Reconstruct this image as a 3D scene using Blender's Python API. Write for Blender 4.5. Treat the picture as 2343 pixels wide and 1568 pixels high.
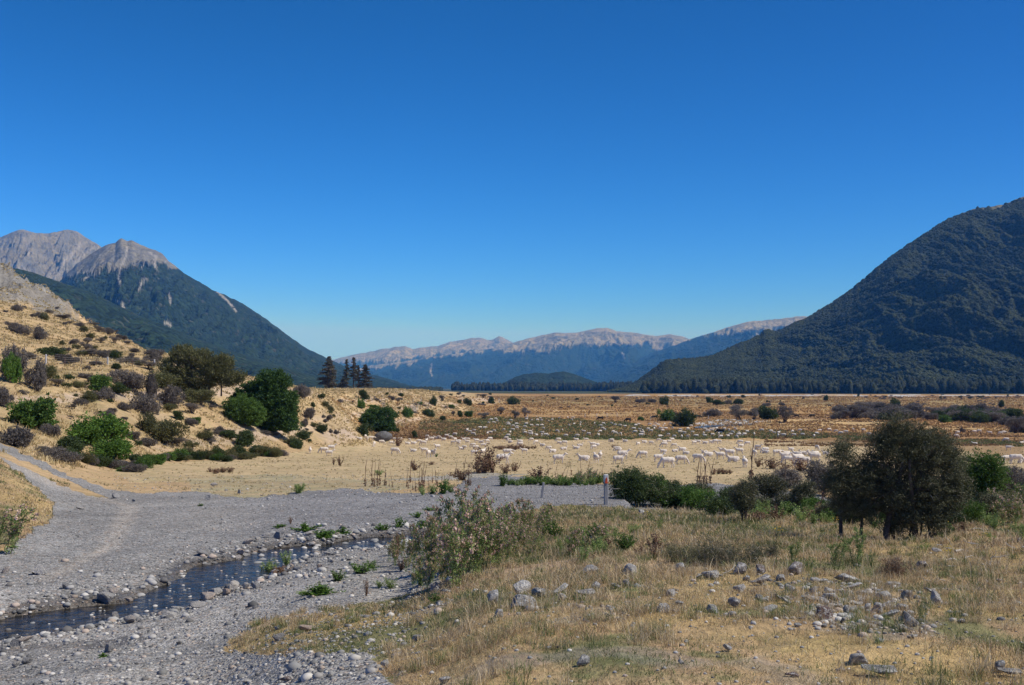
import bpy, math, random
import numpy as np
R = math.radians
sc = bpy.context.scene
for o in list(bpy.data.objects): bpy.data.objects.remove(o)

# ------------------------------------------------------------ camera, sky, sun, exposure
CAMZ = 5.5
F = 2401.0                      # focal length in units of a 2342 wide frame
PITCH = math.atan(104.0 / F)
cam_d = bpy.data.cameras.new('camera'); cam = bpy.data.objects.new('camera', cam_d)
sc.collection.objects.link(cam); sc.camera = cam
cam.location = (0, 0, CAMZ); cam.rotation_euler = (R(90) + PITCH, 0, 0)
cam_d.sensor_width = 36; cam_d.lens = 36 * F / 2342; cam_d.clip_start = 0.2; cam_d.clip_end = 90000
SUN_AZ, SUN_EL = 99.0, 50.0     # degrees to the right of the view direction (+Y), height
w = bpy.data.worlds.new('World'); sc.world = w; w.use_nodes = True
wn = w.node_tree.nodes; wl = w.node_tree.links
bg = wn['Background']; sky = wn.new('ShaderNodeTexSky'); sky.sky_type = 'NISHITA'; sky.sun_disc = False
sky.sun_elevation = R(SUN_EL); sky.sun_rotation = R(SUN_AZ); sky.altitude = 1800
sky.air_density = 1.0; sky.dust_density = 0.0; sky.ozone_density = 3.0
# clear mountain air: the sky's own colour deepened channel by channel
sp_ = wn.new('ShaderNodeSeparateColor'); cb_ = wn.new('ShaderNodeCombineColor'); wl.new(sky.outputs[0], sp_.inputs[0])
for i_, (mx, k_, p_) in enumerate(((4.5, .0453, 2.783), (5.9, .345, 1.652), (7.3, .30, 2.03))):
    a_ = wn.new('ShaderNodeMath'); a_.operation = 'MINIMUM'; a_.inputs[1].default_value = mx; wl.new(sp_.outputs[i_], a_.inputs[0])
    b_ = wn.new('ShaderNodeMath'); b_.operation = 'POWER'; b_.inputs[1].default_value = p_; wl.new(a_.outputs[0], b_.inputs[0])
    c_ = wn.new('ShaderNodeMath'); c_.operation = 'MULTIPLY'; c_.inputs[1].default_value = k_; wl.new(b_.outputs[0], c_.inputs[0]); wl.new(c_.outputs[0], cb_.inputs[i_])
# darker towards the sun's side, as through a polarising filter
tc_ = wn.new('ShaderNodeTexCoord'); sx_ = wn.new('ShaderNodeSeparateXYZ'); mr_ = wn.new('ShaderNodeMapRange'); vm_ = wn.new('ShaderNodeVectorMath'); vm_.operation = 'SCALE'
wl.new(tc_.outputs['Generated'], sx_.inputs[0]); wl.new(sx_.outputs[0], mr_.inputs[0]); mr_.inputs[1].default_value = -.1; mr_.inputs[2].default_value = .5; mr_.inputs[3].default_value = 1.0; mr_.inputs[4].default_value = .74
wl.new(cb_.outputs[0], vm_.inputs[0]); wl.new(mr_.outputs[0], vm_.inputs['Scale']); wl.new(vm_.outputs[0], bg.inputs[0])
bg.inputs[1].default_value = 0.10
sd = bpy.data.lights.new('sun', 'SUN'); sun = bpy.data.objects.new('sun', sd); sc.collection.objects.link(sun)
sd.energy = 4.6; sd.angle = R(0.5); sd.color = (1.0, 0.96, 0.89)
az, el = R(SUN_AZ), R(SUN_EL)
sdir = (math.sin(az) * math.cos(el), math.cos(az) * math.cos(el), math.sin(el))
import mathutils
sun.rotation_euler = mathutils.Vector(sdir).to_track_quat('Z', 'Y').to_euler()
sc.view_settings.view_transform = 'Standard'; sc.view_settings.look = 'None'
sc.view_settings.exposure = 0.0; sc.view_settings.gamma = 1
sc.cycles.max_bounces = 5; sc.cycles.diffuse_bounces = 2; sc.cycles.glossy_bounces = 2
sc.cycles.transmission_bounces = 3; sc.cycles.volume_bounces = 0; sc.cycles.transparent_max_bounces = 6
sc.cycles.use_denoising = True

# ------------------------------------------------------------ small maths
def _hash(ix, iy, seed):
    h = (ix.astype(np.int64) * 374761393 + iy.astype(np.int64) * 668265263 + seed * 1442695041) & 0xffffffff
    h = ((h ^ (h >> 13)) * 1274126177) & 0xffffffff
    return (h ^ (h >> 16)) & 0xffffffff
def perlin(x, y, seed=0):
    x = np.asarray(x, float); y = np.asarray(y, float)
    ix = np.floor(x); iy = np.floor(y); fx = x - ix; fy = y - iy
    u = fx * fx * fx * (fx * (fx * 6 - 15) + 10); v = fy * fy * fy * (fy * (fy * 6 - 15) + 10)
    def g(dx, dy):
        a = _hash(ix + dx, iy + dy, seed) * (2 * np.pi / 4294967296.0)
        return np.cos(a) * (fx - dx) + np.sin(a) * (fy - dy)
    n0 = g(0, 0) * (1 - u) + g(1, 0) * u; n1 = g(0, 1) * (1 - u) + g(1, 1) * u
    return (n0 * (1 - v) + n1 * v) * 1.5
def fbm(x, y, oct=4, seed=0, gain=.5):
    s = 0; a = 1; f = 1
    for k in range(oct):
        s = s + a * perlin(x * f, y * f, seed + k * 17); a *= gain; f *= 2.03
    return s
def ridged(x, y, oct=4, seed=0, gain=.5):
    s = 0; a = 1; f = 1
    for k in range(oct):
        s = s + a * (1 - 2 * np.abs(perlin(x * f, y * f, seed + k * 31))); a *= gain; f *= 2.03
    return s
def sstep(a, b, x):
    t = np.clip((x - a) / (b - a), 0, 1); return t * t * (3 - 2 * t)
CP, SP = math.cos(PITCH), math.sin(PITCH)
def ray(u, v):
    X = (np.asarray(u, float) - 1171) / F; Z = (784 - np.asarray(v, float)) / F
    return X, CP - Z * SP, SP + Z * CP                       # x, y, z
def project(x, y, z):
    zz = z - CAMZ; d = np.maximum(y * CP + zz * SP, 1e-3)
    return 1171 + F * x / d, 784 - F * (zz * CP - y * SP) / d
def slope(u, v):
    X, Y, Z = ray(u, v); return Z / Y
def zat(u, v, d): return CAMZ + slope(u, v) * d

# ------------------------------------------------------------ mesh helpers
def make_mesh(name, V, Fc, mat=None, attrs=None, smooth=False, mats=None, mi=None):
    V = np.asarray(V, np.float32); Fc = np.asarray(Fc, np.int32)
    me = bpy.data.meshes.new(name); k = Fc.shape[1]; n = len(Fc)
    me.vertices.add(len(V)); me.vertices.foreach_set('co', V.ravel())
    me.loops.add(n * k); me.loops.foreach_set('vertex_index', Fc.ravel())
    me.polygons.add(n); me.polygons.foreach_set('loop_start', np.arange(0, n * k, k, dtype=np.int32))
    me.polygons.foreach_set('loop_total', np.full(n, k, np.int32))
    if smooth: me.polygons.foreach_set('use_smooth', np.ones(n, bool))
    for nm, arr in (attrs or {}).items():
        arr = np.asarray(arr, np.float32)
        if arr.ndim == 1:
            a = me.attributes.new(nm, 'FLOAT', 'POINT'); a.data.foreach_set('value', arr)
        else:
            a = me.attributes.new(nm, 'FLOAT_COLOR', 'POINT')
            if arr.shape[1] == 3: arr = np.concatenate([arr, np.ones((len(arr), 1), np.float32)], 1)
            a.data.foreach_set('color', arr.ravel())
    for m in (mats or ([mat] if mat else [])): me.materials.append(m)
    if mi is not None: me.polygons.foreach_set('material_index', np.asarray(mi, np.int32))
    me.update(calc_edges=True); return me
col = sc.collection
def link(name, me, parent=None, loc=None, rz=0, scale=None, rot=None):
    o = bpy.data.objects.new(name, me); col.objects.link(o)
    if parent: o.parent = parent
    if loc is not None: o.location = loc
    if rot is not None: o.rotation_euler = rot
    else: o.rotation_euler = (0, 0, rz)
    if scale is not None: o.scale = (scale,) * 3 if not hasattr(scale, '__len__') else scale
    return o
def tag(o, label=None, cat=None, group=None, kind=None):
    if label: o['label'] = label
    if cat: o['category'] = cat
    if group: o['group'] = group
    if kind: o['kind'] = kind
    return o

# ------------------------------------------------------------ materials
def mat_new(name, rough=.9, spec=.2):
    m = bpy.data.materials.new(name); m.use_nodes = True; nt = m.node_tree
    b = nt.nodes['Principled BSDF']; b.inputs['Roughness'].default_value = rough
    b.inputs['Specular IOR Level'].default_value = spec
    return m, nt, b
class NT:
    def __init__(s, nt): s.nt = nt; s.n = nt.nodes; s.l = nt.links
    def put(s, sock, v):
        if isinstance(v, bpy.types.NodeSocket): s.l.new(v, sock)
        elif v is not None:
            if hasattr(v, '__len__') and len(v) == 3 and hasattr(sock.default_value, '__len__') and len(sock.default_value) == 4: v = (*v, 1)
            sock.default_value = v
    def attr(s, name, out='Color'):
        a = s.n.new('ShaderNodeAttribute'); a.attribute_name = name; return a.outputs[out]
    def pos(s): return s.n.new('ShaderNodeNewGeometry').outputs['Position']
    def obj(s): return s.n.new('ShaderNodeTexCoord').outputs['Object']
    def rnd(s): return s.n.new('ShaderNodeObjectInfo').outputs['Random']
    def noise(s, vec, scale, detail=3, rough=.55, out='Fac', dist=0):
        n = s.n.new('ShaderNodeTexNoise'); s.put(n.inputs['Vector'], vec); n.inputs['Scale'].default_value = scale
        n.inputs['Detail'].default_value = detail; n.inputs['Roughness'].default_value = rough; n.inputs['Distortion'].default_value = dist
        return n.outputs[out]
    def vor(s, vec, scale, feat='F1', out='Distance', rnd=1):
        n = s.n.new('ShaderNodeTexVoronoi'); n.feature = feat; s.put(n.inputs['Vector'], vec)
        n.inputs['Scale'].default_value = scale; n.inputs['Randomness'].default_value = rnd; return n.outputs[out]
    def mapr(s, v, a, b, c=0, d=1, smooth=False):
        n = s.n.new('ShaderNodeMapRange'); s.put(n.inputs[0], v)
        for i, q in enumerate((a, b, c, d)): s.put(n.inputs[i + 1], q)
        if smooth: n.interpolation_type = 'SMOOTHSTEP'
        return n.outputs[0]
    def math(s, op, a, b=None):
        n = s.n.new('ShaderNodeMath'); n.operation = op; s.put(n.inputs[0], a); s.put(n.inputs[1], b); return n.outputs[0]
    def mix(s, f, a, b, mode='MIX'):
        n = s.n.new('ShaderNodeMix'); n.data_type = 'RGBA'; n.blend_type = mode
        s.put(n.inputs[0], f); s.put(n.inputs[6], a); s.put(n.inputs[7], b); return n.outputs[2]
    def scale(s, vec, xyz):
        n = s.n.new('ShaderNodeMapping'); s.put(n.inputs['Vector'], vec); n.inputs['Scale'].default_value = xyz; return n.outputs[0]
    def bump(s, h, dist, strength=1, normal=None):
        n = s.n.new('ShaderNodeBump'); s.put(n.inputs['Height'], h); n.inputs['Distance'].default_value = dist
        n.inputs['Strength'].default_value = strength
        if normal is not None: s.put(n.inputs['Normal'], normal)
        return n.outputs[0]

# ------------------------------------------------------------ terrain height
# columns of (distance, height); third value 1 means the second is a height, else a photo row
COLS = {
 -700: [(2,3.6,1),(8,2.8,1),(13,2.1,1),(18,2.3,1),(25,2.6,1),(35,3.2,1),(45,3.6,1),(60,3.8,1),(100,9,1),(140,15,1),(200,26,1),(300,45,1),(420,70,1),(500,70,1),(800,40,1),(1500,0,1)],
 -150: [(2,3.4,1),(8,2.5,1),(12,2.0,1),(16,1.6,1),(20,1.7,1),(25,1.95,1),(33,2.8,1),(38,3.0,1),(46,2.7,1),(56,2.9,1),(70,4.0,1),(100,8,1),(140,13,1),(200,22,1),(270,32,1),(300,32,1),(420,56,1),(500,50,1),(800,20,1),(1500,0,1)],
 0: [(2,3.4,1),(8,2.4,1),(12,2.0,1),(16,1.6,1),(20,1.66,1),(25,1.8,1),(28,2.0,1),(33,2.6,1),(38,2.85,1),(42,2.75,1),(46,2.4,1),(52,2.25,1),(57,2.35,1),(62,2.6,1),(70,985),(80,930),(100,872),(120,836),(132,812),(200,740),(262,683),(295,26,1),(425,627),(500,46,1),(800,15,1),(1500,0,1)],
 120: [(2,3.4,1),(8,2.5,1),(12,2.1,1),(17,1.6,1),(22,1.65,1),(28,1.8,1),(35,1.8,1),(42,1.75,1),(47,1.6,1),(54,1.5,1),(60,1.4,1),(66,1034),(85,960),(100,902),(120,852),(132,833),(160,800),(200,765),(250,723),(285,21,1),(405,696),(480,30,1),(800,8,1),(1500,0,1)],
 250: [(2,3.4,1),(8,2.6,1),(12,2.2,1),(17,1.6,1),(22,1.65,1),(32,1.7,1),(40,1.4,1),(50,.8,1),(62,.3,1),(72,0.05,1),(85,1000),(100,940),(120,870),(132,842),(160,815),(200,786),(240,753),(275,17,1),(400,22,1),(500,12,1),(900,0,1),(1500,-2,1)],
 400: [(2,3.5,1),(8,2.8,1),(12,2.2,1),(20,1.6,1),(26,1.65,1),(33,1.55,1),(41,1.25,1),(50,.7,1),(62,.2,1),(76,-.2,1),(92,-.9,1),(108,1000),(122,940),(136,874),(150,842),(176,813),(200,10,1),(300,9,1),(600,6,1),(900,1,1),(1500,-2,1)],
 520: [(2,3.6,1),(8,3.0,1),(11,2.4,1),(20,1.7,1),(27,1.65,1),(35,1.5,1),(41,1.2,1),(48,.8,1),(60,.3,1),(80,-.4,1),(112,-1.9,1),(126,985),(138,930),(152,875),(170,850),(195,7.6,1),(400,6,1),(600,5,1),(900,1,1),(1500,-2,1)],
 660: [(2,3.8,1),(7,3.3,1),(10,2.9,1),(14,2.4,1),(20,1.85,1),(26,1.6,1),(30,1.7,1),(36,1.5,1),(42,1.2,1),(55,.5,1),(70,0,1),(88,-.75,1),(112,-1.9,1),(130,-2.8,1),(146,970),(162,910),(180,884),(210,5.3,1),(600,4.1,1),(900,1,1),(1500,-2,1)],
 730: [(2,3.9,1),(7,3.4,1),(10,3.0,1),(14,2.5,1),(20,1.95,1),(26,1.6,1),(30,1.7,1),(36,1.5,1),(42,1.25,1),(55,.5,1),(70,0,1),(90,-.8,1),(112,-1.9,1),(140,-3.2,1),(158,960),(176,912),(194,894),(225,5.1,1),(600,4.1,1),(900,1,1),(1500,-2,1)],
 850: [(2,3.9,1),(7,3.5,1),(10,3.1,1),(15,2.5,1),(20,2.0,1),(26,1.65,1),(31,1.7,1),(36,1.65,1),(42,1.3,1),(52,.7,1),(70,0,1),(90,-.8,1),(112,-1.9,1),(140,-3.2,1),(180,-4.5,1),(235,-5.6,1),(262,955),(290,910),(315,896),(350,5.0,1),(600,4.2,1),(900,1,1),(1500,-2,1)],
 920: [(2,3.9,1),(7,3.6,1),(10,3.1,1),(15,2.5,1),(20,2.0,1),(25,1.7,1),(31,1.7,1),(36,1.7,1),(42,1.35,1),(52,.8,1),(70,0,1),(90,-.8,1),(112,-1.9,1),(140,-3.2,1),(180,-4.5,1),(250,-5.7,1),(282,-5.8,1),(310,940),(340,905),(365,897),(400,4.8,1),(600,4.1,1),(900,1,1),(1500,-2,1)],
 1000: [(2,3.95,1),(6,3.8,1),(10,3.2,1),(15,2.7,1),(20,2.2,1),(25,1.85,1),(31,1.7,1),(37,1.65,1),(44,1.3,1),(52,.9,1),(62,.25,1),(72,0,1),(90,-.8,1),(112,-1.9,1),(140,-3.2,1),(180,-4.5,1),(250,-5.7,1),(300,-5.7,1),(365,-5.5,1),(400,920),(435,898),(480,4.2,1),(700,3.6,1),(900,1,1),(1500,-2,1)],
 1090: [(2,3.95,1),(6,3.85,1),(10,3.4,1),(15,2.9,1),(20,2.4,1),(26,2.0,1),(32,1.7,1),(38,1.5,1),(45,1.25,1),(53,.9,1),(62,.25,1),(72,0,1),(90,-.8,1),(112,-1.9,1),(140,-3.2,1),(180,-4.5,1),(250,-5.7,1),(300,-5.7,1),(420,-4.9,1),(560,-4.4,1),(600,912),(640,901),(740,2,1),(900,0,1),(1500,-2,1)],
 1170: [(2,4,1),(6,3.9,1),(8,3.7,1),(12,3.2,1),(16,2.85,1),(20,2.45,1),(25,2.05,1),(30,1.75,1),(36,1.45,1),(43,1.15,1),(53,.85,1),(62,.2,1),(72,0,1),(90,-.8,1),(112,-1.9,1),(140,-3.2,1),(160,-3.95,1),(190,-4.8,1),(220,-5.5,1),(250,-5.7,1),(300,-5.7,1),(360,-5.4,1),(420,-4.9,1),(500,-4.5,1),(700,-4,1),(1000,-3.7,1),(1500,-3.3,1)],
 1400: [(2,4,1),(6,3.9,1),(8,3.75,1),(12,3.35,1),(16,3.05,1),(20,2.75,1),(25,2.4,1),(29,2.12,1),(31,1.95,1),(34,1.45,1),(40,1.2,1),(50,.8,1),(60,.3,1),(72,0,1),(90,-.8,1),(112,-1.9,1),(140,-3.2,1),(160,-3.95,1),(190,-4.8,1),(220,-5.5,1),(250,-5.7,1),(300,-5.7,1),(360,-5.4,1),(420,-4.9,1),(500,-4.5,1),(700,-4,1),(1000,-3.7,1),(1500,-3.3,1)],
 1700: [(2,4,1),(6,3.9,1),(8,3.75,1),(12,3.35,1),(16,3.0,1),(20,2.7,1),(25,2.35,1),(28,2.1,1),(31,1.75,1),(34,1.3,1),(40,1.2,1),(48,.9,1),(60,.2,1),(72,0,1),(90,-.8,1),(112,-1.9,1),(140,-3.2,1),(160,-3.95,1),(190,-4.8,1),(220,-5.5,1),(250,-5.7,1),(300,-5.7,1),(360,-5.4,1),(420,-4.9,1),(500,-4.5,1),(700,-4,1),(1000,-3.7,1),(1500,-3.3,1)],
 2000: [(2,4,1),(6,3.9,1),(8,3.75,1),(12,3.3,1),(16,2.95,1),(20,2.62,1),(26,2.12,1),(32,1.7,1),(38,1.35,1),(48,.9,1),(60,.2,1),(72,0,1),(90,-.8,1),(112,-1.9,1),(140,-3.2,1),(160,-3.95,1),(190,-4.8,1),(220,-5.5,1),(250,-5.7,1),(300,-5.7,1),(360,-5.4,1),(420,-4.9,1),(500,-4.5,1),(700,-4,1),(1000,-3.7,1),(1500,-3.3,1)],
 2342: [(2,4,1),(6,3.9,1),(8,3.75,1),(12,3.35,1),(16,3.05,1),(20,2.75,1),(26,2.3,1),(32,1.9,1),(38,1.5,1),(48,.9,1),(60,.2,1),(72,0,1),(90,-.8,1),(112,-1.9,1),(140,-3.2,1),(160,-3.95,1),(190,-4.8,1),(220,-5.5,1),(250,-5.7,1),(300,-5.7,1),(360,-5.4,1),(420,-4.9,1),(500,-4.5,1),(700,-4,1),(1000,-3.7,1),(1500,-3.3,1)],
 3200: [(2,4,1),(6,3.9,1),(12,3.6,1),(20,3.2,1),(38,2.0,1),(48,1.2,1),(60,.3,1),(72,0,1),(90,-.8,1),(112,-1.9,1),(140,-3.2,1),(160,-3.95,1),(190,-4.8,1),(220,-5.5,1),(250,-5.7,1),(300,-5.7,1),(360,-5.4,1),(420,-4.9,1),(500,-4.5,1),(700,-4,1),(1000,-3.7,1),(1500,-3.3,1)],
}
def plainz(r): return np.interp(r, [72,90,112,140,160,190,220,250,300,360,420,500,700,1000,1500], [0,-.8,-1.9,-3.2,-3.95,-4.8,-5.5,-5.7,-5.7,-5.4,-4.9,-4.5,-4,-3.7,-3.3])
LD0, LD1, ND = math.log(1.5), math.log(4000), 700
UA0, UA1, NU = -900.0, 3300.0, 1051
_ld = np.linspace(LD0, LD1, ND); _ua = np.linspace(UA0, UA1, NU)
_keys = sorted(COLS); _tab = []
for k in _keys:
    ds = [p[0] for p in COLS[k]]; zs = [p[1] if len(p) == 3 else float(zat(k, p[1], p[0])) for p in COLS[k]]
    _tab.append(np.interp(_ld, np.log(ds), zs))
_tab = np.array(_tab)
T = np.empty((NU, ND))
for j in range(ND): T[:, j] = np.interp(_ua, _keys, _tab[:, j])
def blur(A, s, ax):
    k = np.exp(-.5 * (np.arange(-3 * s, 3 * s + 1) / s) ** 2); k /= k.sum()
    P = np.pad(A, [(3 * s, 3 * s) if i == ax else (0, 0) for i in range(2)], mode='edge')
    return sum(w_ * np.take(P, np.arange(i, i + A.shape[ax]), axis=ax) for i, w_ in enumerate(k))
T = blur(blur(T, 7, 0), 3, 1)
def base_h(x, y):
    x = np.asarray(x, float); y = np.asarray(y, float)
    r = np.hypot(x, y); th = np.arctan2(x, y)
    thc = np.clip(th, -R(40), R(40))
    u = 1171 + F * np.tan(thc); d = np.maximum(r * np.cos(thc), 1.6)
    fu = np.clip((u - UA0) / (UA1 - UA0) * (NU - 1), 0, NU - 1.001); fd = np.clip((np.log(d) - LD0) / (LD1 - LD0) * (ND - 1), 0, ND - 1.001)
    i = fu.astype(int); j = fd.astype(int); a = fu - i; b = fd - j
    z = T[i, j] * (1 - a) * (1 - b) + T[i + 1, j] * a * (1 - b) + T[i, j + 1] * (1 - a) * b + T[i + 1, j + 1] * a * b
    back = sstep(R(50), R(110), np.abs(th)); return z * (1 - back) + 4.0 * back
# stream: water level 1.5; banks traced on that level
WZ = 1.50
def at_level(u, v, z):
    X, Y, Z = ray(u, v); t = (z - CAMZ) / Z; return X * t, Y * t
FAR = [(-700,1480),(-300,1440),(0,1416),(73,1394),(138,1386),(218,1378),(300,1377),(330,1362),(380,1334),(425,1320),(440,1302),(472,1286),(563,1277),(600,1262),(629,1254),(672,1249),(727,1246),(786,1240),(834,1229),(907,1228),(960,1219),(1040,1212)]
NEAR = [(-700,1600),(-300,1530),(0,1474),(73,1467),(145,1456),(200,1443),(254,1428),(345,1416),(418,1391),(454,1367),(516,1354),(560,1342),(600,1322),(608,1300),(654,1284),(683,1271),(740,1262),(780,1259),(840,1257),(889,1252),(960,1232),(1040,1220)]
def resample(P, n):
    P = np.array(P, float); s = np.r_[0, np.cumsum(np.hypot(*np.diff(P, axis=0).T))]
    t = np.linspace(0, s[-1], n); return np.c_[np.interp(t, s, P[:, 0]), np.interp(t, s, P[:, 1])]
_f = resample([at_level(u, v, WZ) for u, v in FAR], 260); _n = resample([at_level(u, v, WZ) for u, v in NEAR], 260)
_cc = (_f + _n) / 2; _wk = np.interp(np.arange(260), [0, 120, 170, 259], [.76, .76, .98, 1.1])[:, None]; _f = _cc + (_f - _cc) * _wk; _n = _cc + (_n - _cc) * _wk
SC_ = (_f + _n) / 2; SW_ = np.hypot(*(_f - _n).T) / 2
def stream_dist(x, y):
    """signed distance to the water's edge, about"""
    x = np.asarray(x, float); sh = x.shape; x = x.ravel(); y = np.asarray(y, float).ravel()
    out = np.full(x.shape, 99.0); m = (x > -20) & (x < 4) & (y > 9) & (y < 38)
    if m.any():
        idx = np.nonzero(m)[0]
        for c in np.array_split(idx, max(1, len(idx) // 20000)):
            D = np.hypot(x[c, None] - SC_[None, :, 0], y[c, None] - SC_[None, :, 1]) - SW_[None, :]
            out[c] = D.min(1)
    return out.reshape(sh)
def H(x, y, detail=True):
    x = np.asarray(x, float); y = np.asarray(y, float)
    z = base_h(x, y); r = np.hypot(x, y); u = 1171 + F * x / np.maximum(y, 1)
    hill = sstep(2.0, 5, z - plainz(r)) * sstep(60, 85, r) * sstep(900, 500, r)
    if detail:
        near = sstep(70, 45, r)
        z = z + near * (.035 * fbm(x / 1.3, y / 1.3, 3, 5) + .05 * fbm(x / 5, y / 5, 2, 9))
        z = z + (1 - near) * sstep(1500, 300, r) * (.12 * fbm(x / 25, y / 25, 3, 3) * (1 - hill))
        z = z + .35 * sstep(300, 900, r) * fbm(x / 160, y / 160, 2, 8)
        # gullied scarp and hill
        z = z + hill * (.55 * (ridged(x / 22 + .35 * fbm(x / 30, y / 30, 2, 4), y / 60, 3, 21) - .6) + .18 * fbm(x / 4, y / 4, 3, 22)) * sstep(900, 330, r)
        rock = sstep(330, 400, r) * sstep(600, 460, r) * sstep(15, 30, z)
        z = z + rock * (4.5 * ridged(x / 26, y / 60, 5, 33, .6) - 2.5)
    sdm = stream_dist(x, y)
    bank = sstep(-.1, 1.8, sdm)
    zc = WZ - .10 - .12 * sstep(0, -.9, sdm)
    bh = WZ + .03 + .10 * np.clip(sdm, 0, 2)
    z = np.where(sdm < 50, np.where(sdm < .12, zc + (bh - zc) * sstep(-.1, .12, sdm), bh * (1 - bank) + np.maximum(z, WZ + .08) * bank), z)
    return z
def hit(u, v, dmin=4, dmax=3000):
    """where the photo's ray (u, v) meets the ground"""
    X, Y, Z = [float(q) for q in ray(u, v)]
    d = np.exp(np.linspace(math.log(dmin), math.log(dmax), 900)); x = X / Y * d
    g = CAMZ + Z / Y * d - H(x, d)
    k = np.nonzero(g < 0)[0]
    if len(k) == 0: return None
    k = k[0]; lo = d[max(k - 1, 0)]; hi = d[k]
    for _ in range(12):
        m = (lo + hi) / 2
        if CAMZ + Z / Y * m - float(H(np.array([X / Y * m]), np.array([m]))[0]) < 0: hi = m
        else: lo = m
    return X / Y * hi, hi, CAMZ + Z / Y * hi
def gz(x, y): return float(H(np.array([x]), np.array([y]))[0])
def inpoly(u, v, P):
    P = np.array(P, float); c = np.zeros(np.shape(u), bool); j = len(P) - 1
    for i in range(len(P)):
        a = (P[i, 1] > v) != (P[j, 1] > v)
        with np.errstate(divide='ignore', invalid='ignore'):
            c ^= a & (u < (P[j, 0] - P[i, 0]) * (v - P[i, 1]) / (P[j, 1] - P[i, 1] + 1e-12) + P[i, 0])
        j = i
    return c
def pmask(u, v, P, amp=6, sc_=40, seed=0, scv=None):
    """polygon in photo coordinates with a ragged edge"""
    scv = scv or sc_ * .35
    return inpoly(u + amp * fbm(u / sc_, v / scv, 3, seed), v + amp * .5 * fbm(u / sc_, v / scv, 3, seed + 5), P)
GRAVEL = [(-700,940),(-100,985),(0,1012),(60,1040),(150,1085),(240,1116),(320,1130),(450,1125),(560,1140),(700,1125),(790,1118),(900,1130),(1000,1128),(1080,1095),(1160,1087),(1250,1100),(1390,1110),(1500,1110),(1640,1105),(1720,1120),(1850,1126),(1935,1150),(1930,1185),(1860,1190),(1750,1172),(1500,1168),(1390,1158),(1250,1156),(1190,1175),(1100,1235),(1010,1300),(1000,1338),(900,1372),(740,1395),(590,1420),(530,1462),(520,1490),(620,1500),(700,1488),(760,1500),(830,1488),(868,1530),(905,1575),(870,1640),(900,1900),(-900,1900),(-900,1330),(-300,1300),(0,1268),(30,1252),(60,1218),(110,1192),(128,1160),(80,1110),(20,1062),(0,1048),(-300,1020),(-700,1000)]
MEDIAN = [(-20,1026),(60,1056),(130,1088),(200,1120),(250,1140),(200,1135),(120,1102),(50,1066),(-20,1040)]
RGREY = [(1940,1170),(2040,1180),(2010,1200),(1930,1195)]
def zones(x, y, z):
    u, v = project(x, y, z); r = np.hypot(x, y)
    g = pmask(u, v, GRAVEL, 9 + 9 * (np.asarray(v) > 1380), 44, 3) & (r < 90) & ~pmask(u, v, MEDIAN, 5, 30, 8)
    return u, v, r, g
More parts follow.
